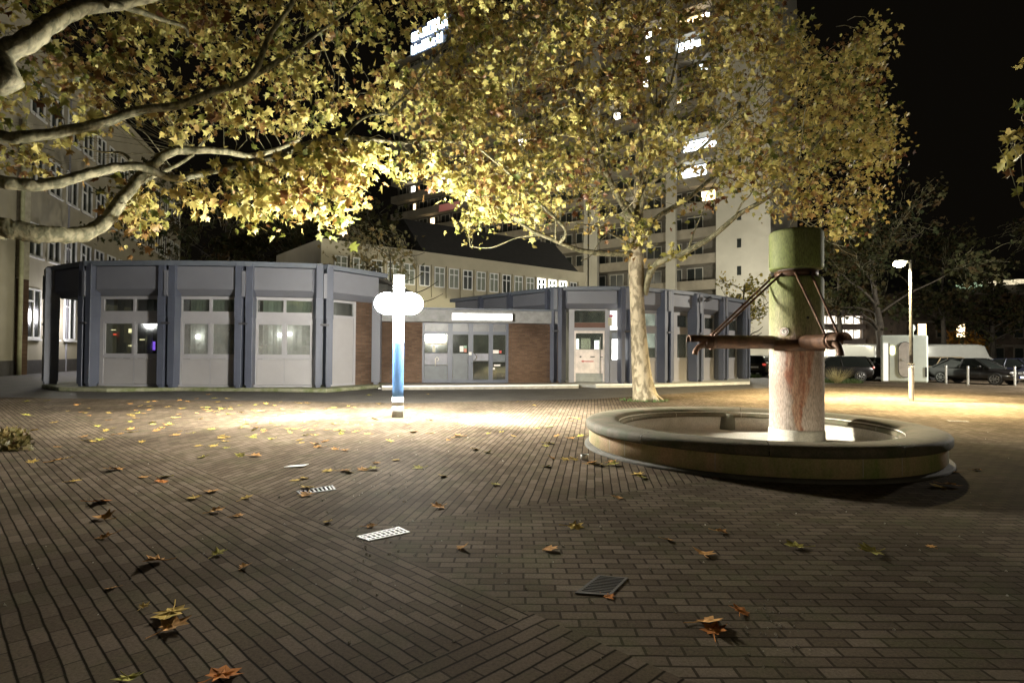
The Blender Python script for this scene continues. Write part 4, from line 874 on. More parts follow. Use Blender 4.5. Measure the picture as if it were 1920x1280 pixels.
def limb(pts, r0_, r1_, root, name='branch', m=None, n=10):
    sp = smooth_path(pts, 5); N_ = len(sp); rs = [r0_ + (r1_ - r0_) * (i / (N_ - 1)) ** .8 for i in range(N_)]
    sp = [p + Vector((random.gauss(0, .12), random.gauss(0, .12), random.gauss(0, .12))) * r * .6 if 0 < i < N_ - 1 else p for i, (p, r) in enumerate(zip(sp, rs))]
    rs = [r * random.uniform(.93, 1.08) for r in rs]
    mb = MB(); mb.tube(sp, rs, n); mb.build(name, m or M_limb, root); return sp, rs
def twigs_and_leaves(clusters, skeleton, root, leaf_size, per, spread, seed, m_leaf, long_frac=.16, tints=None, hang=.5, twig_r=.008):
    """clusters: list of points; each gets a twig reaching towards the nearest branch and leaves round it"""
    rnd = random.Random(seed); sk = np.array([tuple(p) for p in skeleton]); mb = MB(); pos = []; tn = []
    for ci, c in enumerate(clusters):
        c = Vector(c); d2 = ((sk - np.array(c)) ** 2).sum(1); j = int(d2.argmin()); s = Vector(sk[j]); v = s - c; D = v.length
        full = rnd.random() < long_frac or D < 1.2
        end = s if full else c + v.normalized() * min(D, rnd.uniform(.5, 1.1) * spread * 2.2) + Vector((0, 0, .1))
        mid = (c + end) / 2 + Vector((rnd.gauss(0, .12), rnd.gauss(0, .12), rnd.uniform(.02, .25))) * min(1.5, (end - c).length)
        mid2 = (mid + end) / 2 + Vector((rnd.gauss(0, .07), rnd.gauss(0, .07), rnd.uniform(-.05, .12))) * min(1.5, (end - c).length)
        rb = twig_r * (2.4 if full and D > 1.5 else 1.3)
        mb.tube([c, mid, mid2, end], [twig_r * .5, twig_r * .8, (twig_r + rb) / 2, rb], 4, cap=False)
        t0 = (tints[ci] if tints is not None else min(.95, max(.05, rnd.gauss(.54, .24))))
        for k in range(rnd.randint(int(per * .6), int(per * 1.4))):
            if rnd.random() < .55: t = rnd.random(); p = c.lerp(mid, t)
            else: p = c
            sc_ = spread * (.35 if rnd.random() < .4 else 1)
            p = p + Vector((rnd.gauss(0, 1), rnd.gauss(0, 1), rnd.gauss(-.25, .8))) * sc_ * .5; pos.append(tuple(p)); tn.append(t0)
    mb.build('twigs', M_limb, root)['kind'] = 'stuff'
    return leaves('crown', pos, leaf_size, m_leaf, root, seed, tn, droop=hang)
def in_poly(x, y, poly):
    c = False; j = len(poly) - 1
    for i in range(len(poly)):
        if (poly[i][1] > y) != (poly[j][1] > y) and x < (poly[j][0] - poly[i][0]) * (y - poly[i][1]) / (poly[j][1] - poly[i][1]) + poly[i][0]: c = not c
        j = i
    return c

# --- centre plane tree
TY = G(1212, 750).y; TC = Vector((G(1210, 750).x, TY, 0))
ct = thing('plane_tree', TC, 'plane tree with pale trunk and golden crown standing behind the fountain', 'tree')
tp = [P(1211, 751, TY), P(1207, 730, TY), P(1203, 700, TY), P(1199, 650, TY), P(1196, 600, TY), P(1194, 550, TY), P(1193, 510, TY), P(1193, 480, TY), P(1195, 440, TY + .1), P(1196, 400, TY + .2), P(1196, 350, TY + .4), P(1199, 290, TY + .6), P(1203, 220, TY + .9), P(1200, 150, TY + 1.2), P(1205, 60, TY + 1.4), P(1210, -60, TY + 1.5)]
tr = [.50, .38, .335, .285, .25, .245, .27, .25, .22, .19, .15, .13, .11, .09, .07, .04]
mb = MB(); sp_ = smooth_path(tp, 3); rs_ = list(np.interp(np.linspace(0, 15, len(sp_)), range(16), tr)); mb.tube(sp_, rs_, 20); trunk = mb.build('trunk', M_bark, ct)
mb = MB()
for a_ in (-35, 20, 75, 140, 200, 255, 300):
    d_ = Vector((math.cos(rad(a_)), math.sin(rad(a_)), 0)); b0 = Vector(tp[0]); mb.tube([b0 + d_ * .12 + Vector((0, 0, .6)), b0 + d_ * .30 + Vector((0, 0, .16)), b0 + d_ * (.62 if a_ in (-35, 300) else .5) + Vector((0, 0, .02))], [.16, .14, .05], 8)
mb.build('root_flare', M_bark, ct)
SK = [p for p in sp_[20:]]
def PL(lst): return [P(*q) for q in lst]
ctl = [([(1206, 552, TY), (1222, 505, TY - .1), (1250, 485, TY - .4), (1290, 470, TY - .9), (1340, 440, TY - 1.4), (1385, 402, TY - 1.9), (1440, 370, TY - 2.4), (1480, 330, TY - 2.8), (1530, 270, TY - 3.2), (1580, 200, TY - 3.4)], .14, .03),
       ([(1200, 445, TY), (1230, 410, TY + .3), (1290, 372, TY + .9), (1340, 330, TY + 1.6), (1430, 262, TY + 2.6), (1510, 215, TY + 3.4), (1590, 170, TY + 4)], .12, .025),
       ([(1197, 400, TY), (1220, 345, TY - .4), (1300, 290, TY - 1.6), (1360, 235, TY - 2.6), (1430, 160, TY - 3.6)], .10, .02),
       ([(1196, 478, TY), (1140, 476, TY - .5), (1090, 470, TY - 1.0), (1050, 455, TY - 1.6), (1005, 436, TY - 2.1), (960, 408, TY - 2.7), (915, 375, TY - 3.2)], .12, .03),
       ([(1194, 430, TY), (1160, 370, TY - .7), (1130, 310, TY - 1.4), (1105, 240, TY - 2.1), (1075, 150, TY - 2.8), (1040, 60, TY - 3.3)], .14, .03),
       ([(1196, 420, TY), (1210, 330, TY + 1.6), (1235, 240, TY + 2.9), (1262, 140, TY + 3.8), (1280, 40, TY + 4.2)], .11, .03),
       ([(1195, 400, TY), (1150, 360, TY + 1.8), (1090, 300, TY + 3.4), (1020, 240, TY + 4.6), (960, 160, TY + 5.4)], .11, .025),
       ([(1197, 330, TY), (1230, 230, TY - .9), (1300, 130, TY - 1.8), (1370, 40, TY - 2.5)], .09, .02),
       ([(1050, 455, TY - 1.6), (1060, 430, TY - 2.5), (1010, 380, TY - 3.6), (960, 330, TY - 4.6), (900, 280, TY - 5.2)], .06, .02),
       ([(1190, 462, TY), (1150, 440, TY - 1), (1120, 425, TY - 2), (1080, 420, TY - 3)], .06, .015),
       ([(1440, 370, TY - 2.4), (1475, 400, TY - 2.4), (1515, 415, TY - 2.2), (1560, 400, TY - 2)], .03, .012)]
for pts, a, b in ctl:
    s_, r_ = limb(PL(pts), a, b, ct); SK += s_[2:]
    for k in range(4):           # secondary forks
        i = random.randint(len(s_) // 3, len(s_) - 3); p = s_[i]; d = (s_[i + 2] - s_[i]).normalized(); side_ = d.orthogonal(); side_.rotate(Matrix.Rotation(random.random() * 6.28, 3, d))
        e = (d * .8 + side_ * .9 + Vector((0, 0, .35))).normalized() * random.uniform(1.5, 3.0)
        s2, _ = limb([p, p + e * .35 + Vector((0, 0, .1)), p + e * .7, p + e + Vector((0, 0, .2))], r_[i] * .5, .012, ct, n=6); SK += s2[1:]
crownpoly = [(770, -150), (775, 150), (800, 300), (850, 350), (865, 395), (870, 440), (900, 425), (960, 405), (1010, 430), (1050, 400), (1110, 430), (1130, 470), (1165, 440), (1185, 500), (1250, 500), (1270, 450), (1300, 420), (1400, 370), (1440, 400), (1510, 400), (1540, 440), (1600, 450), (1612, 410), (1650, 395), (1668, 350), (1640, 330), (1680, 300), (1690, 190), (1655, 210), (1672, 130), (1655, 35), (1600, 80), (1545, 105), (1500, 60), (1470, 5), (1450, -40), (1440, -200)]
holes = [((1060, 180), 26, .7), ((980, 90), 30, .6), ((1130, 130), 34, .6), ((1200, 90), 36, .65), ((1360, 120), 28, .6), ((1290, 200), 32, .6), ((1180, 230), 30, .6), ((1410, 240), 26, .6), ((1500, 180), 22, .5), ((1010, 210), 22, .6), ((1250, 150), 26, .7), ((1165, 400), 38, .72), ((1240, 400), 45, .7), ((1290, 300), 30, .6), ((1390, 450), 60, .85), ((1270, 390), 50, .6), ((1090, 330), 28, .4), ((1165, 480), 45, .85), ((1250, 470), 45, .55), ((1320, 420), 40, .6), ((1300, 90), 40, .55), ((1230, 50), 40, .4), ((800, 70), 50, .92), ((900, 260), 40, .6), ((1555, 330), 30, .6), ((1610, 250), 12, .6), ((1430, 390), 30, .5), ((1310, 270), 28, .8), ((1310, 340), 24, .8), ((1300, 105), 26, .7), ((1310, 20), 34, .8), ((1390, 500), 40, .9), ((840, 330), 30, .7), ((860, 380), 30, .6)]
cl = []; rnd = random.Random(5)
cenC = P(1225, 180, TY); 
while len(cl) < 1950:
    px, py = rnd.uniform(765, 1700), rnd.uniform(-190, 505)
    if not in_poly(px, py, crownpoly): continue
    if any((px - h[0][0]) ** 2 + (py - h[0][1]) ** 2 < h[1] ** 2 and rnd.random() < h[2] for h in holes): continue
    if py > 330 and 1120 < px < 1420 and rnd.random() < .62: continue
    if px < 960 and py < 300 and rnd.random() < .3: continue
    # depth inside the rounded crown
    ex = (px - 1225) / 480; ey = (py - 100) / 420; s = 1 - min(.97, ex * ex * .8 + max(0, ey) ** 2 * .55)
    half = 6.3 * math.sqrt(max(.03, s)); Y = TY - .3 + rnd.uniform(-1, 1) * half
    cl.append(P(px, py, Y))
twigs_and_leaves(cl, SK, ct, .15, 16, .60, 21, M_leaf, .06, hang=.5, twig_r=.009)
# epicormic leaves on the trunk
leaves_pos = []
for px, py, n_ in ((1245, 475, 16), (1190, 455, 12), (1205, 425, 10), (1275, 480, 20), (1205, 480, 6)):
    q = P(px, py, TY - .5); leaves_pos += [tuple(q + Vector((random.gauss(0, .3), random.gauss(0, .3), random.gauss(0, .16)))) for _ in range(n_)]
leaves('lower_leaves', leaves_pos, .2, M_leaf, ct, 4, [.35] * len(leaves_pos))

KL = 1.36
def PS(px, py, Y): return P(px, py, Y * KL)
# --- left plane tree: trunk off-frame to the left, limbs reaching over the square
lt_ = thing('plane_tree', (-14.5, 8.0, 0), 'near plane tree whose long limbs reach in from the left edge', 'tree')
mb = MB(); mb.tube(smooth_path([(-14.5, 8, 0), (-14.45, 8, 1.2), (-14.4, 8.1, 3), (-14.2, 8.2, 5.2), (-14.1, 8.3, 8.5), (-14.2, 8.6, 12.5)], 3), [.62] * 3 + [.46] * 3 + [.42] * 4 + [.36] * 3 + [.22] * 3, 18); mb.build('trunk', M_bark, lt_)
T0 = Vector((-14.2, 8.15, 3.8))
ltl = [([T0 + Vector((.1, 0, 0)), PS(-60, 425, 8.0), PS(0, 428, 8.1), PS(60, 436, 8.3), PS(110, 441, 8.5), PS(160, 438, 8.8), PS(200, 412, 9.0), PS(228, 375, 9.2), PS(262, 335, 9.4), PS(290, 305, 9.6), PS(320, 285, 9.9), PS(360, 281, 10.2), PS(420, 284, 10.5), PS(470, 292, 10.8), PS(520, 280, 11.1), PS(560, 262, 11.4)], .165, .035),
       ([T0 + Vector((0, 0, 1.2)), PS(-80, 330, 7.4), PS(0, 341, 7.6), PS(60, 347, 7.8), PS(110, 342, 8.0), PS(170, 325, 8.3), PS(220, 314, 8.6), PS(265, 313, 8.8), PS(295, 325, 9.0), PS(330, 335, 9.2), PS(380, 326, 9.5), PS(450, 308, 9.8), PS(520, 293, 10.1), PS(570, 272, 10.4), PS(630, 258, 10.8), PS(700, 262, 11.2), PS(750, 268, 11.6), PS(800, 262, 12.0), PS(850, 266, 12.3)], .095, .03),
       ([T0 + Vector((0, 0, 2.6)), PS(-60, 240, 8.0), PS(40, 256, 8.2), PS(110, 248, 8.4), PS(190, 232, 8.7), PS(260, 208, 9.0), PS(340, 196, 9.3), PS(400, 172, 9.6), PS(455, 155, 9.8), PS(483, 125, 10.0), PS(500, 80, 10.2), PS(520, 45, 10.3), PS(548, 5, 10.5), PS(565, -60, 10.6)], .095, .035),
       ([T0 + Vector((0, 0, 4.2)), PS(-60, 140, 6.2), PS(0, 105, 6.4), PS(60, 70, 6.6), PS(115, 32, 6.9), PS(160, 14, 7.2), PS(220, 6, 7.5), PS(300, -10, 7.9), PS(380, -40, 8.3)], .15, .06),
       ([PS(200, 8, 7.3), PS(250, 18, 7.7), PS(300, 36, 8.1), PS(345, 50, 8.4), PS(352, 70, 8.5)], .05, .02),
       ([PS(455, 155, 9.8), PS(530, 110, 10.6), PS(600, 60, 11.5), PS(680, 0, 12.3)], .06, .02),
       ([PS(262, 335, 9.4), PS(235, 370, 9.6), PS(250, 350, 10.2), PS(290, 330, 10.6), PS(340, 305, 11.2), PS(362, 290, 11.6)], .05, .03),
       ([PS(640, 258, 10.8), PS(680, 222, 11.3), PS(720, 214, 11.6), PS(745, 225, 11.9)], .035, .012),
       ([PS(720, 214, 11.6), PS(760, 180, 12.2), PS(800, 130, 12.8), PS(850, 60, 13.2)], .03, .012),
       ([PS(300, -10, 7.9), PS(400, -20, 9.5), PS(500, -10, 11), PS(620, -30, 12.5)], .08, .02),
       ([PS(245, 300, 9.0), PS(228, 287, 9.0), PS(190, 285, 8.8), PS(150, 275, 8.6)], .025, .01)]
SKL = []
for pts, a, b in ltl:
    s_, r_ = limb(pts, a * KL, b * KL, lt_, n=12); SKL += s_[3:]
cl = []; rnd = random.Random(9)
LIMBPX = [([250, 330, 450, 570, 630, 750, 850], [313, 335, 308, 272, 258, 268, 266]), ([260, 320, 420, 520], [335, 285, 284, 280]), ([0, 110, 170, 265, 330], [341, 342, 325, 313, 335]), ([0, 110, 160, 200, 262], [428, 441, 438, 412, 335])]
polyA = [(-80, -150), (-80, 325), (60, 330), (210, 240), (330, 250), (350, 270), (480, 250), (620, 240), (760, 250), (870, 300), (950, 250), (960, -150)]
holesL = [((180, 60), 30, .7), ((90, 210), 40, .6), ((350, 110), 28, .7), ((430, 60), 24, .7), ((560, 170), 26, .7), ((620, 110), 22, .6), ((740, 190), 24, .6), ((480, 20), 24, .6), ((330, 170), 24, .6), ((25, 40), 50, .9), ((130, 75), 32, .8), ((215, 200), 18, .8), ((60, 200), 60, .35), ((410, 330), 60, 1), ((700, 105), 28, .9), ((655, 150), 22, .7), ((500, 205), 22, .7), ((300, 265), 26, .9), ((420, 262), 30, .8), ((590, 310), 20, .6), ((800, 70), 52, .93), ((660, 60), 20, .7), ((540, 60), 22, .6), ((120, 280), 60, .55), ((250, 260), 45, .75)]
while len(cl) < 1050:
    px, py = rnd.uniform(-80, 960), rnd.uniform(-150, 340)
    if not in_poly(px, py, polyA): continue
    if any((px - h[0][0]) ** 2 + (py - h[0][1]) ** 2 < h[1] ** 2 and rnd.random() < h[2] for h in holesL): continue
    if px < 330 and rnd.random() < .25: continue
    Ym = 8.6 + max(0, px) / 900 * 4.0; Y = Ym + rnd.uniform(-.6, 4.0)
    if any(abs(py - np.interp(px, LX_, LY_)) < 17 and LX_[0] < px < LX_[-1] and Y < Ym + 1.6 for LX_, LY_ in LIMBPX): continue
    cl.append(PS(px, py, Y))
# hanging sprays
for (x0, y0_, x1, y1_, n_, Y) in ((450, 300, 470, 420, 16, 9.8), (500, 300, 520, 430, 26, 9.6), (540, 290, 560, 400, 22, 9.9), (480, 300, 440, 400, 10, 9.7), (590, 290, 610, 380, 14, 10.2), (625, 280, 640, 445, 24, 9.6), (655, 290, 660, 380, 18, 10.0), (600, 270, 650, 330, 26, 10.3), (690, 270, 720, 320, 12, 10.8), (350, 330, 385, 400, 8, 9.6), (240, 370, 250, 410, 10, 10.2), (255, 360, 240, 445, 12, 10.0), (270, 340, 265, 420, 10, 10.3), (320, 330, 330, 365, 5, 9.6), (420, 330, 360, 390, 6, 9.6), (820, 300, 850, 380, 16, 11.6), (760, 290, 770, 330, 8, 11.4), (900, 300, 920, 400, 20, 11.8), (960, 300, 990, 400, 18, 12), (560, 270, 480, 330, 16, 10.4), (690, 280, 650, 340, 14, 10.5)):
    for k in range(int(n_ * 1.0)):
        t = rnd.random(); X_, Y_ = x0 + (x1 - x0) * t + rnd.gauss(0, 14), y0_ + (y1_ - y0_) * t + rnd.gauss(0, 7)
        if X_ > 300 and abs(Y_ - np.interp(X_, *LIMBPX[0])) < 24: continue
        cl.append(PS(X_, Y_, Y + rnd.gauss(0, .3)))
twigs_and_leaves(cl, SKL, lt_, .18, 11, .50, 33, M_leaf, .12, hang=.7, twig_r=.006)

# --- spray of a third tree at the right edge
rt = thing('plane_tree', (13.5, 7.5, 0), 'plane tree at the right edge showing only a few hanging leaves', 'tree')
mb = MB(); mb.tube(smooth_path([(13.5, 7.5, 0), (13.45, 7.5, 2), (13.4, 7.6, 4.5), (13.3, 7.7, 8)], 3), [.45, .4, .36, .34, .33, .3, .28, .26, .24, .22], 14); mb.build('trunk', M_bark, rt)
pts = [Vector((13.4, 7.6, 4.4)), P(2060, 190, 9.0), P(1990, 215, 9.2), P(1940, 230, 9.4), P(1905, 250, 9.5)]
s_, r_ = limb(pts, .12, .012, rt)
cl = [P(x, y, 9.4 + random.gauss(0, .3)) for x, y in ((1915, 120), (1912, 200), (1905, 250), (1893, 262), (1900, 290), (1890, 310), (1915, 300), (1918, 350), (1915, 385), (1930, 240), (1940, 300), (1950, 200), (1940, 150), (1960, 350))]
twigs_and_leaves(cl, s_, rt, .2, 4, .22, 8, M_leaf, .3)

# --- generic background tree
def bg_tree(px, Y, hz, wz, zlow, n, ls, seed, label, name='tree', m=M_dleaf, tr=.3, lean=0.0, per=7, tint=None, limbs=9, cat='tree'):
    rnd = random.Random(seed); random.seed(seed); b = XY(px, Y); root = thing(name, b, label, cat, None)
    top = Vector((b.x + lean, Y, hz * .8)); s_, r_ = limb([b, b + Vector((lean * .2, 0, hz * .25)), b + Vector((lean * .5, .2, hz * .5)), top], tr, tr * .2, root, 'trunk', M_dbark, 10); sk = s_[5:]
    for k in range(limbs):
        i = rnd.randint(len(s_) // 3, len(s_) - 2); p = s_[i]; a = rnd.random() * 6.28; L_ = wz * rnd.uniform(.5, .95)
        e = Vector((math.cos(a) * L_, math.sin(a) * L_, rnd.uniform(.1, .7) * L_ + .3)); q, _ = limb([p, p + e * .4 + Vector((0, 0, .2)), p + e * .75, p + e], r_[i] * .5, .02, root, 'branch', M_dbark, 6); sk += q[1:]
    cl = []
    blobs = [(Vector((b.x + lean * .6 + rnd.gauss(0, wz * .42), Y + rnd.gauss(0, wz * .4), zlow + (hz - zlow) * rnd.uniform(.15, .9))), rnd.uniform(.22, .42) * wz) for _ in range(14)]
    while len(cl) < n:
        c, r = rnd.choice(blobs); cl.append(c + Vector((rnd.gauss(0, 1), rnd.gauss(0, 1), rnd.gauss(0, .8))) * r * .55)
    cl = [c for c in cl if c.z > zlow * .8]
    twigs_and_leaves(cl, sk, root, ls, per, ls * 2.6, seed, m, .08, tints=None if tint is None else [tint] * len(cl), twig_r=.012)
    return root
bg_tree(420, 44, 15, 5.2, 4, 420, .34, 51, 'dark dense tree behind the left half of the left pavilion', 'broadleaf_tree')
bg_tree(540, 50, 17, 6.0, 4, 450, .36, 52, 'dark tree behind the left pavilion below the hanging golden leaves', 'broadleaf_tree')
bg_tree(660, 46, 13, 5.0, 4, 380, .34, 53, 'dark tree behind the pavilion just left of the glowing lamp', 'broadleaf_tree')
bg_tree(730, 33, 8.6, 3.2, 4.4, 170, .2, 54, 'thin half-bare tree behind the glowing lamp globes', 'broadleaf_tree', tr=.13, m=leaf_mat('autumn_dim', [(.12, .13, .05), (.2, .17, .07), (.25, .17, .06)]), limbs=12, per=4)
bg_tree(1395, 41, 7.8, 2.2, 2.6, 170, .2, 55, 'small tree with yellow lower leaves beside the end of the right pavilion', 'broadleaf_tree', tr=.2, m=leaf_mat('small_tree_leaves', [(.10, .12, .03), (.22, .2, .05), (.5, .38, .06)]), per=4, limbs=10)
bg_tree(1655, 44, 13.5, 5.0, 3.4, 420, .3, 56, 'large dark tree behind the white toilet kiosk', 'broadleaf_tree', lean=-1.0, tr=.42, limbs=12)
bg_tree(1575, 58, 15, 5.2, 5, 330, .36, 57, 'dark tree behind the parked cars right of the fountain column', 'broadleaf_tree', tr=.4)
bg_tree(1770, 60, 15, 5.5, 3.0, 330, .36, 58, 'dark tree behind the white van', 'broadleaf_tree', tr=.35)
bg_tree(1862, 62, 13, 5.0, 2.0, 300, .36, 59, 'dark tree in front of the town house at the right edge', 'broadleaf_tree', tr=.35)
bg_tree(1812, 66, 4.5, 1.8, .8, 110, .3, 60, 'small orange autumn tree in front of the dark town house', 'shrub_tree', tr=.1, m=leaf_mat('orange_leaves', [(.3, .18, .02), (.5, .25, .03), (.4, .14, .02)]), cat='small tree')
bg_tree(1438, 66, 4.2, 1.6, 1.6, 70, .26, 61, 'small golden tree behind the fountain column', 'shrub_tree', tr=.1, m=MATS['orange_leaves'], cat='small tree')
random.seed(77)

# ------------------------------------------------------------------ kiosk
k0, k1 = G(1653, 714), G(1738, 716); KY = 35.0
kx0, kx1 = XY(1651, KY).x, XY(1739, KY).x; kz = P(1690, 628, KY).z
ki = thing('toilet_kiosk', ((kx0 + kx1) / 2, KY, 0), 'white public toilet kiosk with an oval door and yellow light', 'kiosk')
M_kw = mat('kiosk_white', (.62, .68, .62), .45, var=.05)
mb = MB(); mb.box(kx0, kx1, KY, KY + 2.4, 0, kz); mb.build('body', M_kw, ki, bevel=.12, seg=4)
mb = MB(); mb.box(kx0 + .15, kx0 + .45, KY - .06, KY - .003, .05, kz * .83); mb.build('side_light', emit('kiosk_side_glow', (1, .95, .85), .33), ki, bevel=.02)
mb = MB(); mb.box(kx0 + .46, kx0 + .56, KY - .05, KY - .003, .05, kz * .83); mb.build('corner_post', mat('kiosk_post', (.3, .3, .25), .5), ki)
def stad(cx, z0, z1, w, n=12):
    r = w / 2; return [(cx + r * math.cos(t), z1 - r + r * math.sin(t)) for t in [math.pi * k / n for k in range(n + 1)]] + [(cx + r * math.cos(t), z0 + r + r * math.sin(t)) for t in [math.pi + math.pi * k / n for k in range(n + 1)]]
def plate(poly, y0, y1, name, m, root):
    n = len(poly); mb = MB(); mb.add([(x, y0, z) for x, z in poly] + [(x, y1, z) for x, z in poly], [tuple(range(n)), tuple(range(2 * n - 1, n - 1, -1))] + [(i, n + i, n + (i + 1) % n, (i + 1) % n) for i in range(n)]); return mb.build(name, m, root)
dxc = XY(1697, KY).x
plate(stad(dxc, .28, kz * .86, .83), KY - .03, KY - .002, 'door_surround', mat('seal_dark', (.08, .08, .08), .5), ki)
dd = plate(stad(dxc, .32, kz * .86 - .04, .75), KY - .05, KY - .031, 'door', mat('kiosk_door', (.5, .46, .42), .45), ki)
mb = MB(); mb.box(dxc - .33, dxc + .33, KY - .056, KY - .051, 1.22, 1.25); mb.box(dxc - .2, dxc - .02, KY - .075, KY - .056, 1.28, 1.4); mb.build('door_handle', M_steel, dd)
plate(stad(XY(1673, KY).x, 1.62, 2.18, .32), KY - .04, KY - .002, 'yellow_light', emit('kiosk_yellow_glow', (1, .95, .45), 1.3), ki)
mb = MB(); c = P(1694, 617, KY + .8); mb.ellipsoid((c.x, c.y, c.z + .05), (.2, .2, .24), 16, 10); mb.tube([(c.x, c.y, kz - .02), (c.x, c.y, c.z - .1)], .09, 10); mb.build('roof_vent', M_kw, ki)
mb = MB(); mb.box(kx1 - .19, kx1 - .07, KY - .03, KY - .003, .35, .92); mb.build('black_slot', M_blk, ki)

ki.rotation_euler = (0, 0, rad(-33)); ki.scale = (.84, 1, 1)

# ------------------------------------------------------------------ bollards
bo = None
for i, (px, py, lb_) in enumerate(((1546, 708, 'steel bollard in front of the dark car nearest the fountain column'), (1593, 705, 'steel bollard beside the stone block and grass'), (1774, 720, 'steel bollard at the rear wheel of the black sedan'), (1815, 723, 'steel bollard in front of the black sedan door'), (1903, 724, 'steel bollard in front of the rightmost dark saloon'))):
    q = G(px, py)
    if bo is None:
        bo = thing('bollard', q, lb_, 'bollard', 'steel bollards along the car park'); mb = MB(); mb.tube([(q.x, q.y, 0), (q.x, q.y, 1.02)], .052, 12); mb.build('post', M_steel, bo); mb = MB(); mb.tube([(q.x, q.y, 1.02), (q.x, q.y, 1.05)], .058, 12); mb.build('cap', M_white, bo)
    else:
        c_ = copy_tree(bo); c_.location = q; c_['label'] = lb_

# ------------------------------------------------------------------ cars
M_carglass = mat('car_glass', (.012, .014, .013), .08, var=.05)
M_tyre = mat('tyre', (.015, .015, .015), .8); M_rim = mat('alloy', (.35, .35, .35), .3, .8)
def carpaint(name, c): return mat(name, c, .28, .2, var=.04, coat=.8)
def loft(mb, stations, ring):
    vs = []; n = None
    for st in stations:
        r = ring(*st); n = len(r); vs += [(st[0], y, z) for y, z in r]
    fs = [(i * n + k, i * n + (k + 1) % n, (i + 1) * n + (k + 1) % n, (i + 1) * n + k) for i in range(len(stations) - 1) for k in range(n)]
    mb.add(vs, fs, True); o = len(mb.v) - len(vs)
    mb.f += [tuple(o + k for k in range(n - 1, -1, -1)), tuple(o + (len(stations) - 1) * n + k for k in range(n))]; mb.smooth += [False, False]
def make_car(label, cat, paint, kind='sedan', loc=(0, 0, 0), rz=0.0, name='parked_car', tail=.25):
    root = thing(name, (0, 0, 0), label, cat, 'vehicles in the car park'); mb = MB()
    ring = lambda x, zb, zt, w: [(-w * .8, zb), (w * .8, zb), (w * .97, zb + .12), (w, (zb + zt) / 2), (w * .96, zt - .1), (w * .85, zt), (0, zt + .03), (-w * .85, zt), (-w * .96, zt - .1), (-w, (zb + zt) / 2), (-w * .97, zb + .12)]
    if kind == 'van':
        st = [(-2.7, .35, 1.9, .82), (-2.6, .25, 2.4, .92), (-1.5, .22, 2.5, .95), (1.2, .22, 2.5, .95), (1.6, .22, 2.4, .94), (1.9, .25, 1.6, .93), (2.5, .3, 1.15, .9), (2.75, .4, .9, .8)]
    elif kind == 'wagon':
        st = [(-2.2, .38, .9, .78), (-2.1, .24, 1.0, .85), (-1.5, .2, 1.0, .88), (0, .2, .98, .9), (.8, .2, .96, .9), (1.5, .2, .9, .87), (2.1, .26, .74, .8), (2.25, .38, .62, .7)]
    else:
        st = [(-2.3, .40, .80, .74), (-2.2, .26, .98, .84), (-1.7, .2, 1.02, .89), (-.8, .2, .96, .91), (0, .2, .95, .91), (.8, .2, .94, .91), (1.5, .2, .86, .88), (2.1, .25, .72, .81), (2.28, .38, .6, .7)]
    loft(mb, st, ring); o = mb.build('body', paint, root, off=Vector((0, 0, 0))); s = o.modifiers.new('s', 'BEVEL' if kind == 'van' else 'SUBSURF')
    if kind == 'van': s.width = .06; s.segments = 3
    else: s.levels = 1; s.render_levels = 1
    z0 = Vector((0, 0, 0))
    if kind != 'van':
        if kind == 'sedan': gs = [(-1.85, .98, .8), (-1.05, 1.38, .60), (-.3, 1.44, .60), (.35, 1.42, .6), (1.15, .92, .8)]
        else: gs = [(-2.1, .98, .78), (-1.85, 1.46, .62), (-.6, 1.5, .62), (.3, 1.46, .62), (1.1, .94, .8)]
        def gring(x, zt, w): return [(-.82, .88), (.82, .88), (w, zt), (0, zt + .02), (-w, zt)]
        mb = MB(); loft(mb, gs, gring); gl = mb.build('windows', M_carglass, root, off=z0); s = gl.modifiers.new('s', 'BEVEL'); s.width = .03; s.segments = 2
        mb = MB(); a, b = gs[1], gs[-2]
        mb.hexa([(a[0] - .02, -a[2] - .015, a[1] - .0), (b[0] + .05, -b[2] - .015, b[1]), (b[0] + .05, b[2] + .015, b[1]), (a[0] - .02, a[2] + .015, a[1]), (a[0] + .05, -a[2] + .05, a[1] + .07), (b[0] - .05, -b[2] + .05, b[1] + .06), (b[0] - .05, b[2] - .05, b[1] + .06), (a[0] + .05, a[2] - .05, a[1] + .07)])
        mb.build('roof', paint, root, off=z0, bevel=.03)
        for s_ in (-1, 1):
            for pp_, rr_ in (([(gs[-1][0] + .02, s_ * .82, .9), (gs[-2][0], s_ * (gs[-2][2] + .01), gs[-2][1] + .02)], .035), ([(gs[0][0], s_ * .82, .93), (gs[1][0], s_ * (gs[1][2] + .01), gs[1][1] + .02)], .05), ([(-.35, s_ * .845, .9), (-.3, s_ * .615, 1.44)], .035)):
                mb = MB(); mb.tube(pp_, rr_, 6); mb.build('pillar', paint, root, off=z0)
            mb = MB(); mb.ellipsoid((.75, s_ * 1.0, 1.0), (.08, .12, .08), 12, 8); mb.build('mirror', paint, root, off=z0)
    else:
        mb = MB(); mb.hexa([(1.68, -.8, 1.55), (2.08, -.8, 1.35), (2.08, .8, 1.35), (1.68, .8, 1.55), (1.55, -.72, 2.3), (1.74, -.72, 2.2), (1.74, .72, 2.2), (1.55, .72, 2.3)]); mb.build('windscreen', M_carglass, root, off=z0)
        for s_ in (-.45, .45): mb = MB(); mb.box(-2.66, -2.60, s_ - .3, s_ + .3, 1.35, 2.0); mb.build('rear_window', M_carglass, root, off=z0)
    wx = (-1.35, 1.42) if kind != 'van' else (-1.7, 1.9)
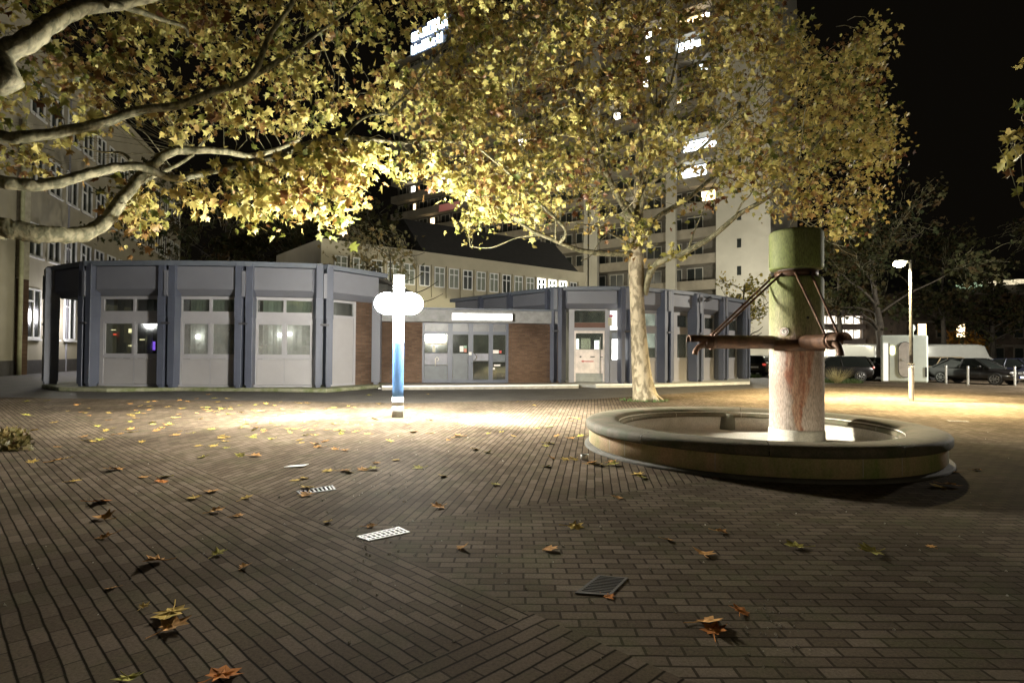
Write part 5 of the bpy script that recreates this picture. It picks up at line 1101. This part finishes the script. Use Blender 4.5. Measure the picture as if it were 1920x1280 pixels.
    for x in wx:
        for s_ in (-1, 1):
            mb = MB(); mb.tube([(x, s_ * .68, .33), (x, s_ * .905, .33)], .34, 22); w = mb.build('wheel', M_tyre, root, off=z0)
            mb = MB(); mb.tube([(x, s_ * .906, .33), (x, s_ * .915, .33)], .07, 12)
            for k in range(7):
                t = k * 2 * math.pi / 7; mb.tube([(x, s_ * .912, .33), (x + .22 * math.cos(t), s_ * .912, .33 + .22 * math.sin(t))], .022, 5)
            vsr = [(x + .22 * math.cos(t * .2618), s_ * .912, .33 + .22 * math.sin(t * .2618)) for t in range(25)]; mb.tube(vsr, .018, 5); mb.build('rim', M_rim, w, off=z0)
    zl = .68 if kind != 'van' else .95; xf = st[-1][0] - .05
    for s_ in (-1, 1):
        mb = MB(); mb.ellipsoid((xf - .1, s_ * .60, zl), (.14, .19, .075), 14, 8); mb.build('headlight', mat('headlight_glass', (.75, .77, .8), .12, .3), root, off=z0)
        mb = MB(); mb.ellipsoid((st[0][0] + .07, s_ * .68, .86), (.09, .16, .09), 12, 8); mb.build('tail_light', emit('tail_light_red', (.9, .05, .03), tail), root, off=z0)
    mb = MB()
    for s_ in (-1, 1): mb.box(xf + .0, xf + .06, s_ * .2 - .15, s_ * .2 + .15, zl - .07, zl + .06)
    mb.build('grille', M_rim, root, off=z0, bevel=.02)
    mb = MB(); mb.box(xf + .065, xf + .09, -.26, .26, .40, .51); mb.build('front_plate', mat('plate_white', (.75, .77, .8), .4), root, off=z0)
    mb = MB(); mb.box(xf + .066, xf + .092, -.31, -.262, .40, .51); mb.build('plate_stripe', mat('plate_blue', (.03, .08, .5), .4), root, off=z0)
    mb = MB(); mb.box(st[0][0] - .04, st[0][0] - .01, -.26, .26, .62, .73); mb.build('rear_plate', MATS['plate_white'], root, off=z0)
    root.location = loc; root.rotation_euler = (0, 0, rz); return root
M_black = carpaint('black_car_paint', (.012, .011, .011)); M_silver = carpaint('silver_car_paint', (.4, .4, .38)); M_beige = carpaint('champagne_paint', (.42, .33, .2)); M_vanw = carpaint('van_white', (.62, .63, .58)); M_dk = carpaint('dark_blue_paint', (.02, .022, .04))
def cp(px, Y): v = XY(px, Y); return (v.x, v.y, 0)
make_car('black sedan with a white number plate facing right beside the kiosk', 'car', M_black, 'sedan', cp(1828, 34.0), rad(-66))
make_car('dark saloon half hidden behind the black sedan', 'car', M_dk, 'sedan', cp(1908, 37.5), rad(-68))
make_car('pale car at the right edge behind the dark saloon', 'car', M_beige, 'sedan', cp(1940, 43), rad(-66))
make_car('champagne car partly hidden behind the kiosk', 'car', M_beige, 'wagon', cp(1752, 39.5), rad(200))
make_car('long white van behind the kiosk and the black sedan', 'van', M_vanw, 'van', cp(1788, 47), rad(-8), 'parked_van').scale = (1.1, 1, 1)
make_car('dark estate car with a red tail light right of the fountain column', 'car', M_black, 'wagon', cp(1558, 36.5), rad(172), tail=.8)
make_car('black car between the stone block and the kiosk', 'car', M_black, 'sedan', cp(1632, 38.5), rad(205))
make_car('small white van seen from behind by the lit building', 'van', M_vanw, 'van', cp(1612, 50), rad(100), 'parked_van')
make_car('silver car seen between the right pavilion and the fountain column', 'car', M_silver, 'wagon', cp(1427, 48), rad(75))
make_car('white car half hidden by the fountain column', 'car', M_vanw, 'sedan', cp(1452, 46), rad(60))
make_car('dark car behind the small tree at the end of the right pavilion', 'car', M_black, 'wagon', cp(1402, 45), rad(80))

# stone block, grass patch, pale bush by the bollards
q = G(1601, 710); mb = MB(); mb.hexa([(q.x - .25, q.y, 0), (q.x + .3, q.y, 0), (q.x + .25, q.y + .5, 0), (q.x - .22, q.y + .5, 0), (q.x - .2, q.y + .05, .95), (q.x + .18, q.y + .05, .9), (q.x + .15, q.y + .4, .95), (q.x - .18, q.y + .4, .98)])
tag(mb.build('stone_block', M_conc, bevel=.05), 'upright grey stone block beside the bollard and grass', 'stone')
def grass(name, cx, cy, rx, ry, n, h, m, label, cat='grass', kind='stuff', z0=0.0, out=0.0):
    vs = []; fs = []
    for _ in range(n):
        a = random.random() * 6.28; r = math.sqrt(random.random()); x = cx + rx * r * math.cos(a); y = cy + ry * r * math.sin(a); hh = h * random.uniform(.4, 1); t = random.random() * 6.28; w = .012
        lx = out * r * math.cos(a) + random.gauss(0, .3) * hh; ly = out * r * math.sin(a) + random.gauss(0, .3) * hh
        k = len(vs); vs += [(x - w * math.cos(t), y - w * math.sin(t), z0), (x + w * math.cos(t), y + w * math.sin(t), z0), (x + lx, y + ly, z0 + hh)]; fs.append((k, k + 1, k + 2))
    mb = MB(); mb.add(vs, fs); o = mb.build(name, m); tag(o, label, cat, kind=kind); return o
M_grass = mat('grass_blades', (.05, .085, .02), .7, var=.4, scale=8)
grass('grass', XY(1578, 34).x, 34, 1.2, .7, 1500, .3, M_grass, 'green grass tuft patch around the bollard by the dark estate car')
grass('grass', TC.x - .1, TC.y - .3, .85, .6, 350, .11, M_grass, 'low green grass growing round the foot of the plane tree trunk')
o = grass('pale_bush', XY(1569, 33.6).x, 33.6, .15, .15, 240, 1.0, mat('straw', (.4, .36, .2), .8), 'pale spiky bush in front of the dark estate car', 'bush', None, out=.7)
grass('grass', XY(1396, 40.3).x, 40.3, 1.2, .5, 1000, .3, M_grass, 'green grass at the foot of the small tree by the pavilion end')
# moss line of the left plinth
vsx = []
mb = MB()

# ------------------------------------------------------------------ ground covers
def grate(name, c4, m_frame, m_in, label, bars=9, cross=0, cat='drain cover'):
    """c4: four photo pixels, clockwise from the left corner"""
    pts = [G(*p) for p in c4]; cen_ = sum(pts, Vector()) / 4
    root = thing(name, (cen_.x, cen_.y, 0), label, cat)
    def bil(u, v): return pts[0].lerp(pts[1], u).lerp(pts[3].lerp(pts[2], u), v)
    def slab(mb, u0, u1, v0, v1, z0, z1):
        c = [bil(u0, v0), bil(u1, v0), bil(u1, v1), bil(u0, v1)]; mb.hexa([(p.x, p.y, z0 * .6) for p in c[::-1]] + [(p.x, p.y, z1 * .6) for p in c[::-1]])
    e = .09
    mb = MB(); slab(mb, 0, 1, 0, e, .001, .012); slab(mb, 0, 1, 1 - e, 1, .001, .012); slab(mb, 0, e * .6, e, 1 - e, .001, .012); slab(mb, 1 - e * .6, 1, e, 1 - e, .001, .012); mb.build('frame', m_frame, root)
    mb = MB(); slab(mb, e * .5, 1 - e * .5, e, 1 - e, .002, .004); mb.build('gap_shade', mat('gap_shade_black', (.004, .004, .004), 1.0, spec=0), root)  # flat black sheet on the paving, painted as the shade below the bars
    mb = MB()
    for k in range(bars):
        a = e * .6 + (1 - 1.2 * e) * (k + .25) / bars; slab(mb, a, a + (1 - 1.2 * e) * .38 / bars, e, 1 - e, .005, .010)
    mb.build('bars', m_in, root)
    if cross:
        mb = MB()
        for k in range(cross):
            a = e + (1 - 2 * e) * (k + .3) / cross; slab(mb, e * .6, 1 - e * .6, a, a + (1 - 2 * e) * .22 / cross, .004, .0092)
        mb.build('cross_bars', m_in, root)
    return root
M_glare = mat('glare_white_steel', (.85, .86, .88), .7, 0.0, var=.05, spec=.15)  # matt white stands in for the lamp reflecting in the metal
grate('drain_grate', [(668, 1006), (748, 988), (769, 998), (691, 1014)], M_glare, M_glare, 'steel drain grate, its lamp glare painted white, in the middle of the paving', 8, 2)
M_iron = mat('dark_iron', (.05, .045, .04), .5, .6, var=.3)
grate('drain_grate', [(1078, 1112), (1122, 1079), (1178, 1084), (1145, 1117)], M_iron, M_iron, 'dark iron drain grate in the paving in front of the fountain', 11, 0)
grate('drain_grate', [(555, 921), (624, 910), (630, 918), (562, 927)], mat('dull_steel', (.09, .09, .09), .7, spec=.2), M_iron, 'dull drain cover half covered with leaves behind the white grate', 8, 0)
grate('drain_grate', [(1775, 788), (1812, 789), (1818, 791), (1782, 790)], M_iron, M_iron, 'dark drain slot in the bright paving right of the fountain', 10, 0)
# paper, cup
q = G(554, 875); mb = MB(); mb.add([(q.x - .14, q.y - .05, .01), (q.x + .12, q.y - .02, .02), (q.x + .16, q.y + .07, .03), (q.x - .08, q.y + .05, .012), (q.x - .14, q.y - .05, .006), (q.x + .12, q.y - .02, .016), (q.x + .16, q.y + .07, .026), (q.x - .08, q.y + .05, .008)], [(0, 1, 2, 3), (7, 6, 5, 4), (0, 4, 5, 1), (1, 5, 6, 2), (2, 6, 7, 3), (3, 7, 4, 0)])
tag(mb.build('paper_scrap', M_white), 'white paper scrap lying on the paving in front of the lamp post', 'litter')
q = G(1096, 862); mb = MB(); mb.lathe([(.01, .0), (.045, .0), (.062, .085), (.058, .085), (.042, .005)], 20, (q.x, q.y)); tag(mb.build('paper_cup', M_white), 'white cup standing at the left foot of the fountain', 'cup')
q = G(714, 729); mb = MB(); mb.box(q.x - .1, q.x + .12, q.y - .08, q.y + .06, .0, .05); tag(mb.build('paper_scrap', M_white, bevel=.015), 'crumpled white paper at the end of the entrance step', 'litter')

# ------------------------------------------------------------------ fallen leaves
fcols = {'tan': (.46, .25, .085), 'gold': (.50, .35, .09), 'olive': (.33, .30, .07), 'rust': (.42, .16, .04)}
FM = {k: mat('fallen_' + k, v, .95, var=.35, scale=14, spec=.05) for k, v in fcols.items()}
def fallen_mesh(seed, m):
    r = random.Random(seed); out = []
    angs = [-90, -58, -40, -8, 12, 38, 62, 90, 118, 142, 168, 188, 220, 238]; rads = [.38, .62, .44, .82, .50, .9, .52, 1.05, .52, .9, .50, .82, .44, .62]
    fold = r.uniform(-.2, .9); cur = r.uniform(.2, .9); vs = [(0, 0, .02)]
    for ring in (.5, 1.0):
        for a, rr in zip(angs, rads):
            rr = rr * ring * r.uniform(.72, 1.12); x = rr * math.cos(rad(a)); y = rr * math.sin(rad(a)); vs.append((x * .1, y * .1, .008 + .1 * (abs(x) * fold * .22 + cur * .22 * (rr ** 2) * (1 if r.random() < .8 else -.1)) + r.uniform(0, .006)))
    n = 14; fs = [(0, 1 + i, 1 + (i + 1) % n) for i in range(n)] + [(1 + i, 1 + n + i, 1 + n + (i + 1) % n, 1 + (i + 1) % n) for i in range(n)]
    mb = MB(); mb.add(vs, fs, False); mb.tube([(0, -.02, .015), (.01, -.07, .012), (.025, -.12, .02)], .0022, 5)
    me = bpy.data.meshes.new('fallen_leaf'); me.from_pydata(mb.v, [], mb.f); me.materials.append(m); return me
FMESH = {k: [fallen_mesh(i * 10 + j, m) for j in range(4)] for i, (k, m) in enumerate(FM.items())}
nleaf = 0
def put_leaf(px, py, kind, size, label, group, rz=None):
    global nleaf
    q = G(px, py); o = bpy.data.objects.new('fallen_leaf', random.choice(FMESH[kind])); COL.objects.link(o)
    o.location = (q.x, q.y, .002); o.rotation_euler = (random.gauss(0, .12), random.gauss(0, .12), random.random() * 6.28 if rz is None else rz); s = size * 1.2 * random.uniform(.9, 1.1); o.scale = (s, s, s * random.uniform(.6, 1.1))
    tag(o, label, 'leaf', group); nleaf += 1; return o
near = [(320, 1152, 'gold', 1.25, 'upper of two large fallen leaves at the lower left'), (322, 1177, 'tan', 1.05, 'lower of two large fallen leaves at the lower left'), (415, 1271, 'rust', 1.1, 'orange-brown fallen leaf at the bottom edge of the paving'), (240, 1276, 'olive', .8, 'small leaf cut by the bottom edge at the left'),
        (292, 1054, 'tan', 1.0, 'curled tan leaf alone on the dark left paving'), (408, 1039, 'olive', .75, 'small olive leaf right of the curled tan leaf'), (1328, 1167, 'tan', 1.2, 'brown leaf of the pair in the lower right'), (1340, 1184, 'rust', 1.0, 'rusty leaf under the brown one of the lower right pair'), (1388, 1148, 'rust', .85, 'rust leaf just behind the lower right pair'),
        (1140, 1118, 'rust', .5, 'small rusty leaf at the corner of the dark iron grate'), (1077, 988, 'gold', 1.1, 'golden leaf left of centre in front of the fountain wall'), (1030, 1030, 'tan', .85, 'tan leaf between the two drain grates'), (1318, 1040, 'tan', 1.1, 'brown curled leaf in front of the fountain middle'), (1252, 1013, 'tan', .55, 'small tan leaf in front of the fountain'),
        (1350, 998, 'tan', .8, 'pale curled leaf nearest the fountain front'), (1493, 1026, 'olive', 1.1, 'pale olive leaf below the fountain column'), (1635, 1036, 'olive', 1.2, 'yellowish leaf on the right-hand paving'), (1745, 1025, 'tan', .5, 'tiny leaf at the far right of the foreground paving'), (1158, 934, 'tan', .9, 'brown leaf near the left front of the fountain wall'),
        (866, 1028, 'tan', .7, 'small tan leaf right of the white grate'), (822, 951, 'tan', .95, 'tan leaf above the white grate'), (694, 987, 'tan', .7, 'small brown leaf touching the far side of the white grate'), (616, 979, 'gold', .6, 'small leaf left of the white grate'), (188, 942, 'rust', 1.2, 'reddish leaf on the dark paving at the left'),
        (197, 972, 'tan', 1.0, 'brown leaf in front of the reddish one at the left'), (200, 1007, 'tan', .9, 'folded leaf, third in the left row'), (405, 959, 'tan', .95, 'brown leaf in front of the diagonal paving edge'), (446, 967, 'tan', .7, 'small leaf right of the brown one by the diagonal paving edge'), (303, 903, 'rust', 1.0, 'red-brown leaf in the left middle of the paving'), (458, 1064, 'tan', .6, 'small dull leaf on the diagonal courses'),
        (210, 1103, 'tan', .5, 'tiny dark leaf at the far lower left'), (270, 1137, 'gold', .4, 'tiny leaf beside the two large ones at the lower left')]
for a in near: put_leaf(a[0], a[1], a[2], a[3] * .95, a[4], 'fallen leaves in the foreground')
mid = [(140, 903), (270, 895), (310, 895), (363, 934), (398, 922), (460, 934), (383, 858), (217, 881), (120, 860), (105, 865), (60, 866), (40, 820), (553, 901), (571, 897), (575, 915), (575, 928), (645, 883), (655, 886), (680, 881), (705, 868), (614, 883), (700, 880), (745, 863), (787, 878), (830, 893), (892, 843), (930, 909), (860, 818), (808, 813), (730, 827), (775, 811), (668, 810), (640, 808), (590, 832), (610, 828), (595, 838), (540, 804), (555, 804), (480, 855), (450, 855), (1025, 875), (1035, 860), (1058, 862), (1075, 862), (1108, 868), (1120, 872), (1148, 866), (1150, 872), (1205, 896), (1195, 890), (1760, 913), (1780, 911), (1785, 885), (1833, 881), (1045, 818), (1070, 822), (1090, 818), (965, 818), (985, 800), (1030, 800), (910, 793), (630, 843), (648, 845)]
for x, y in mid: put_leaf(x + random.uniform(-2, 2), y, random.choice(('tan', 'gold', 'olive', 'tan')), random.uniform(.75, 1.1), 'fallen plane leaf on the middle paving, between foreground grates and the lit pool' if y > 840 else 'fallen plane leaf in the band of paving just before the lamp post', 'fallen leaves on the middle paving' if y > 840 else 'fallen leaves before the lamp post')
while nleaf < 292:
    x = random.uniform(0, 1130); y = random.triangular(738, 850, 775)
    if random.random() < .55: x = random.triangular(60, 760, 420)
    if abs(x - 745) < 14: continue
    put_leaf(x, y, random.choice(('gold', 'gold', 'tan', 'olive')), random.uniform(.6, 1.05), 'small fallen leaf on the far paving around and left of the lamp post', 'fallen leaves on the far paving')
# heap of leaves at the left edge
pos = []
for _ in range(420):
    q = G(max(-60, random.triangular(-60, 60, 0)), random.uniform(808, 846)); r_ = random.random(); pos.append((q.x, q.y, 0.01 + .04 * max(0, 1 - ((q.x + 9.5) / 1.6) ** 2) * random.random()))
hp = leaves('leaf_heap', pos, .15, leaf_mat('heap_leaves', [(.05, .05, .015), (.10, .08, .025), (.08, .04, .015)]), None, 71, droop=.1); tag(hp, 'heap of fallen yellow leaves at the left edge of the square', 'leaf heap', kind='stuff')
# glass and grit specks
vs = []; fs = []
for _ in range(230):
    if random.random() < .35: x, y = random.gauss(720, 60), random.gauss(960, 90)
    elif random.random() < .3: x, y = random.gauss(1430, 40), random.gauss(1180, 30)
    else: x, y = random.uniform(0, 1900), random.triangular(780, 1275, 950)
    if y < 775 or (1090 < x < 1800 and y < 915): continue
    q = G(x, y); s = random.uniform(.003, .009) * (.7 + q.y / 9); k = len(vs)
    vs += [(q.x - s, q.y, .001), (q.x, q.y - s, .001), (q.x + s * 1.3, q.y, .001), (q.x, q.y + s, .001), (q.x, q.y, .002 + s)]; fs += [(k, k + 1, k + 4), (k + 1, k + 2, k + 4), (k + 2, k + 3, k + 4), (k + 3, k, k + 4)]
mb = MB(); mb.add(vs, fs); tag(mb.build('grit', mat('pale_grit', (.6, .56, .48), .5)), 'scattered pale grit and crumbs on the paving', 'grit', kind='stuff')
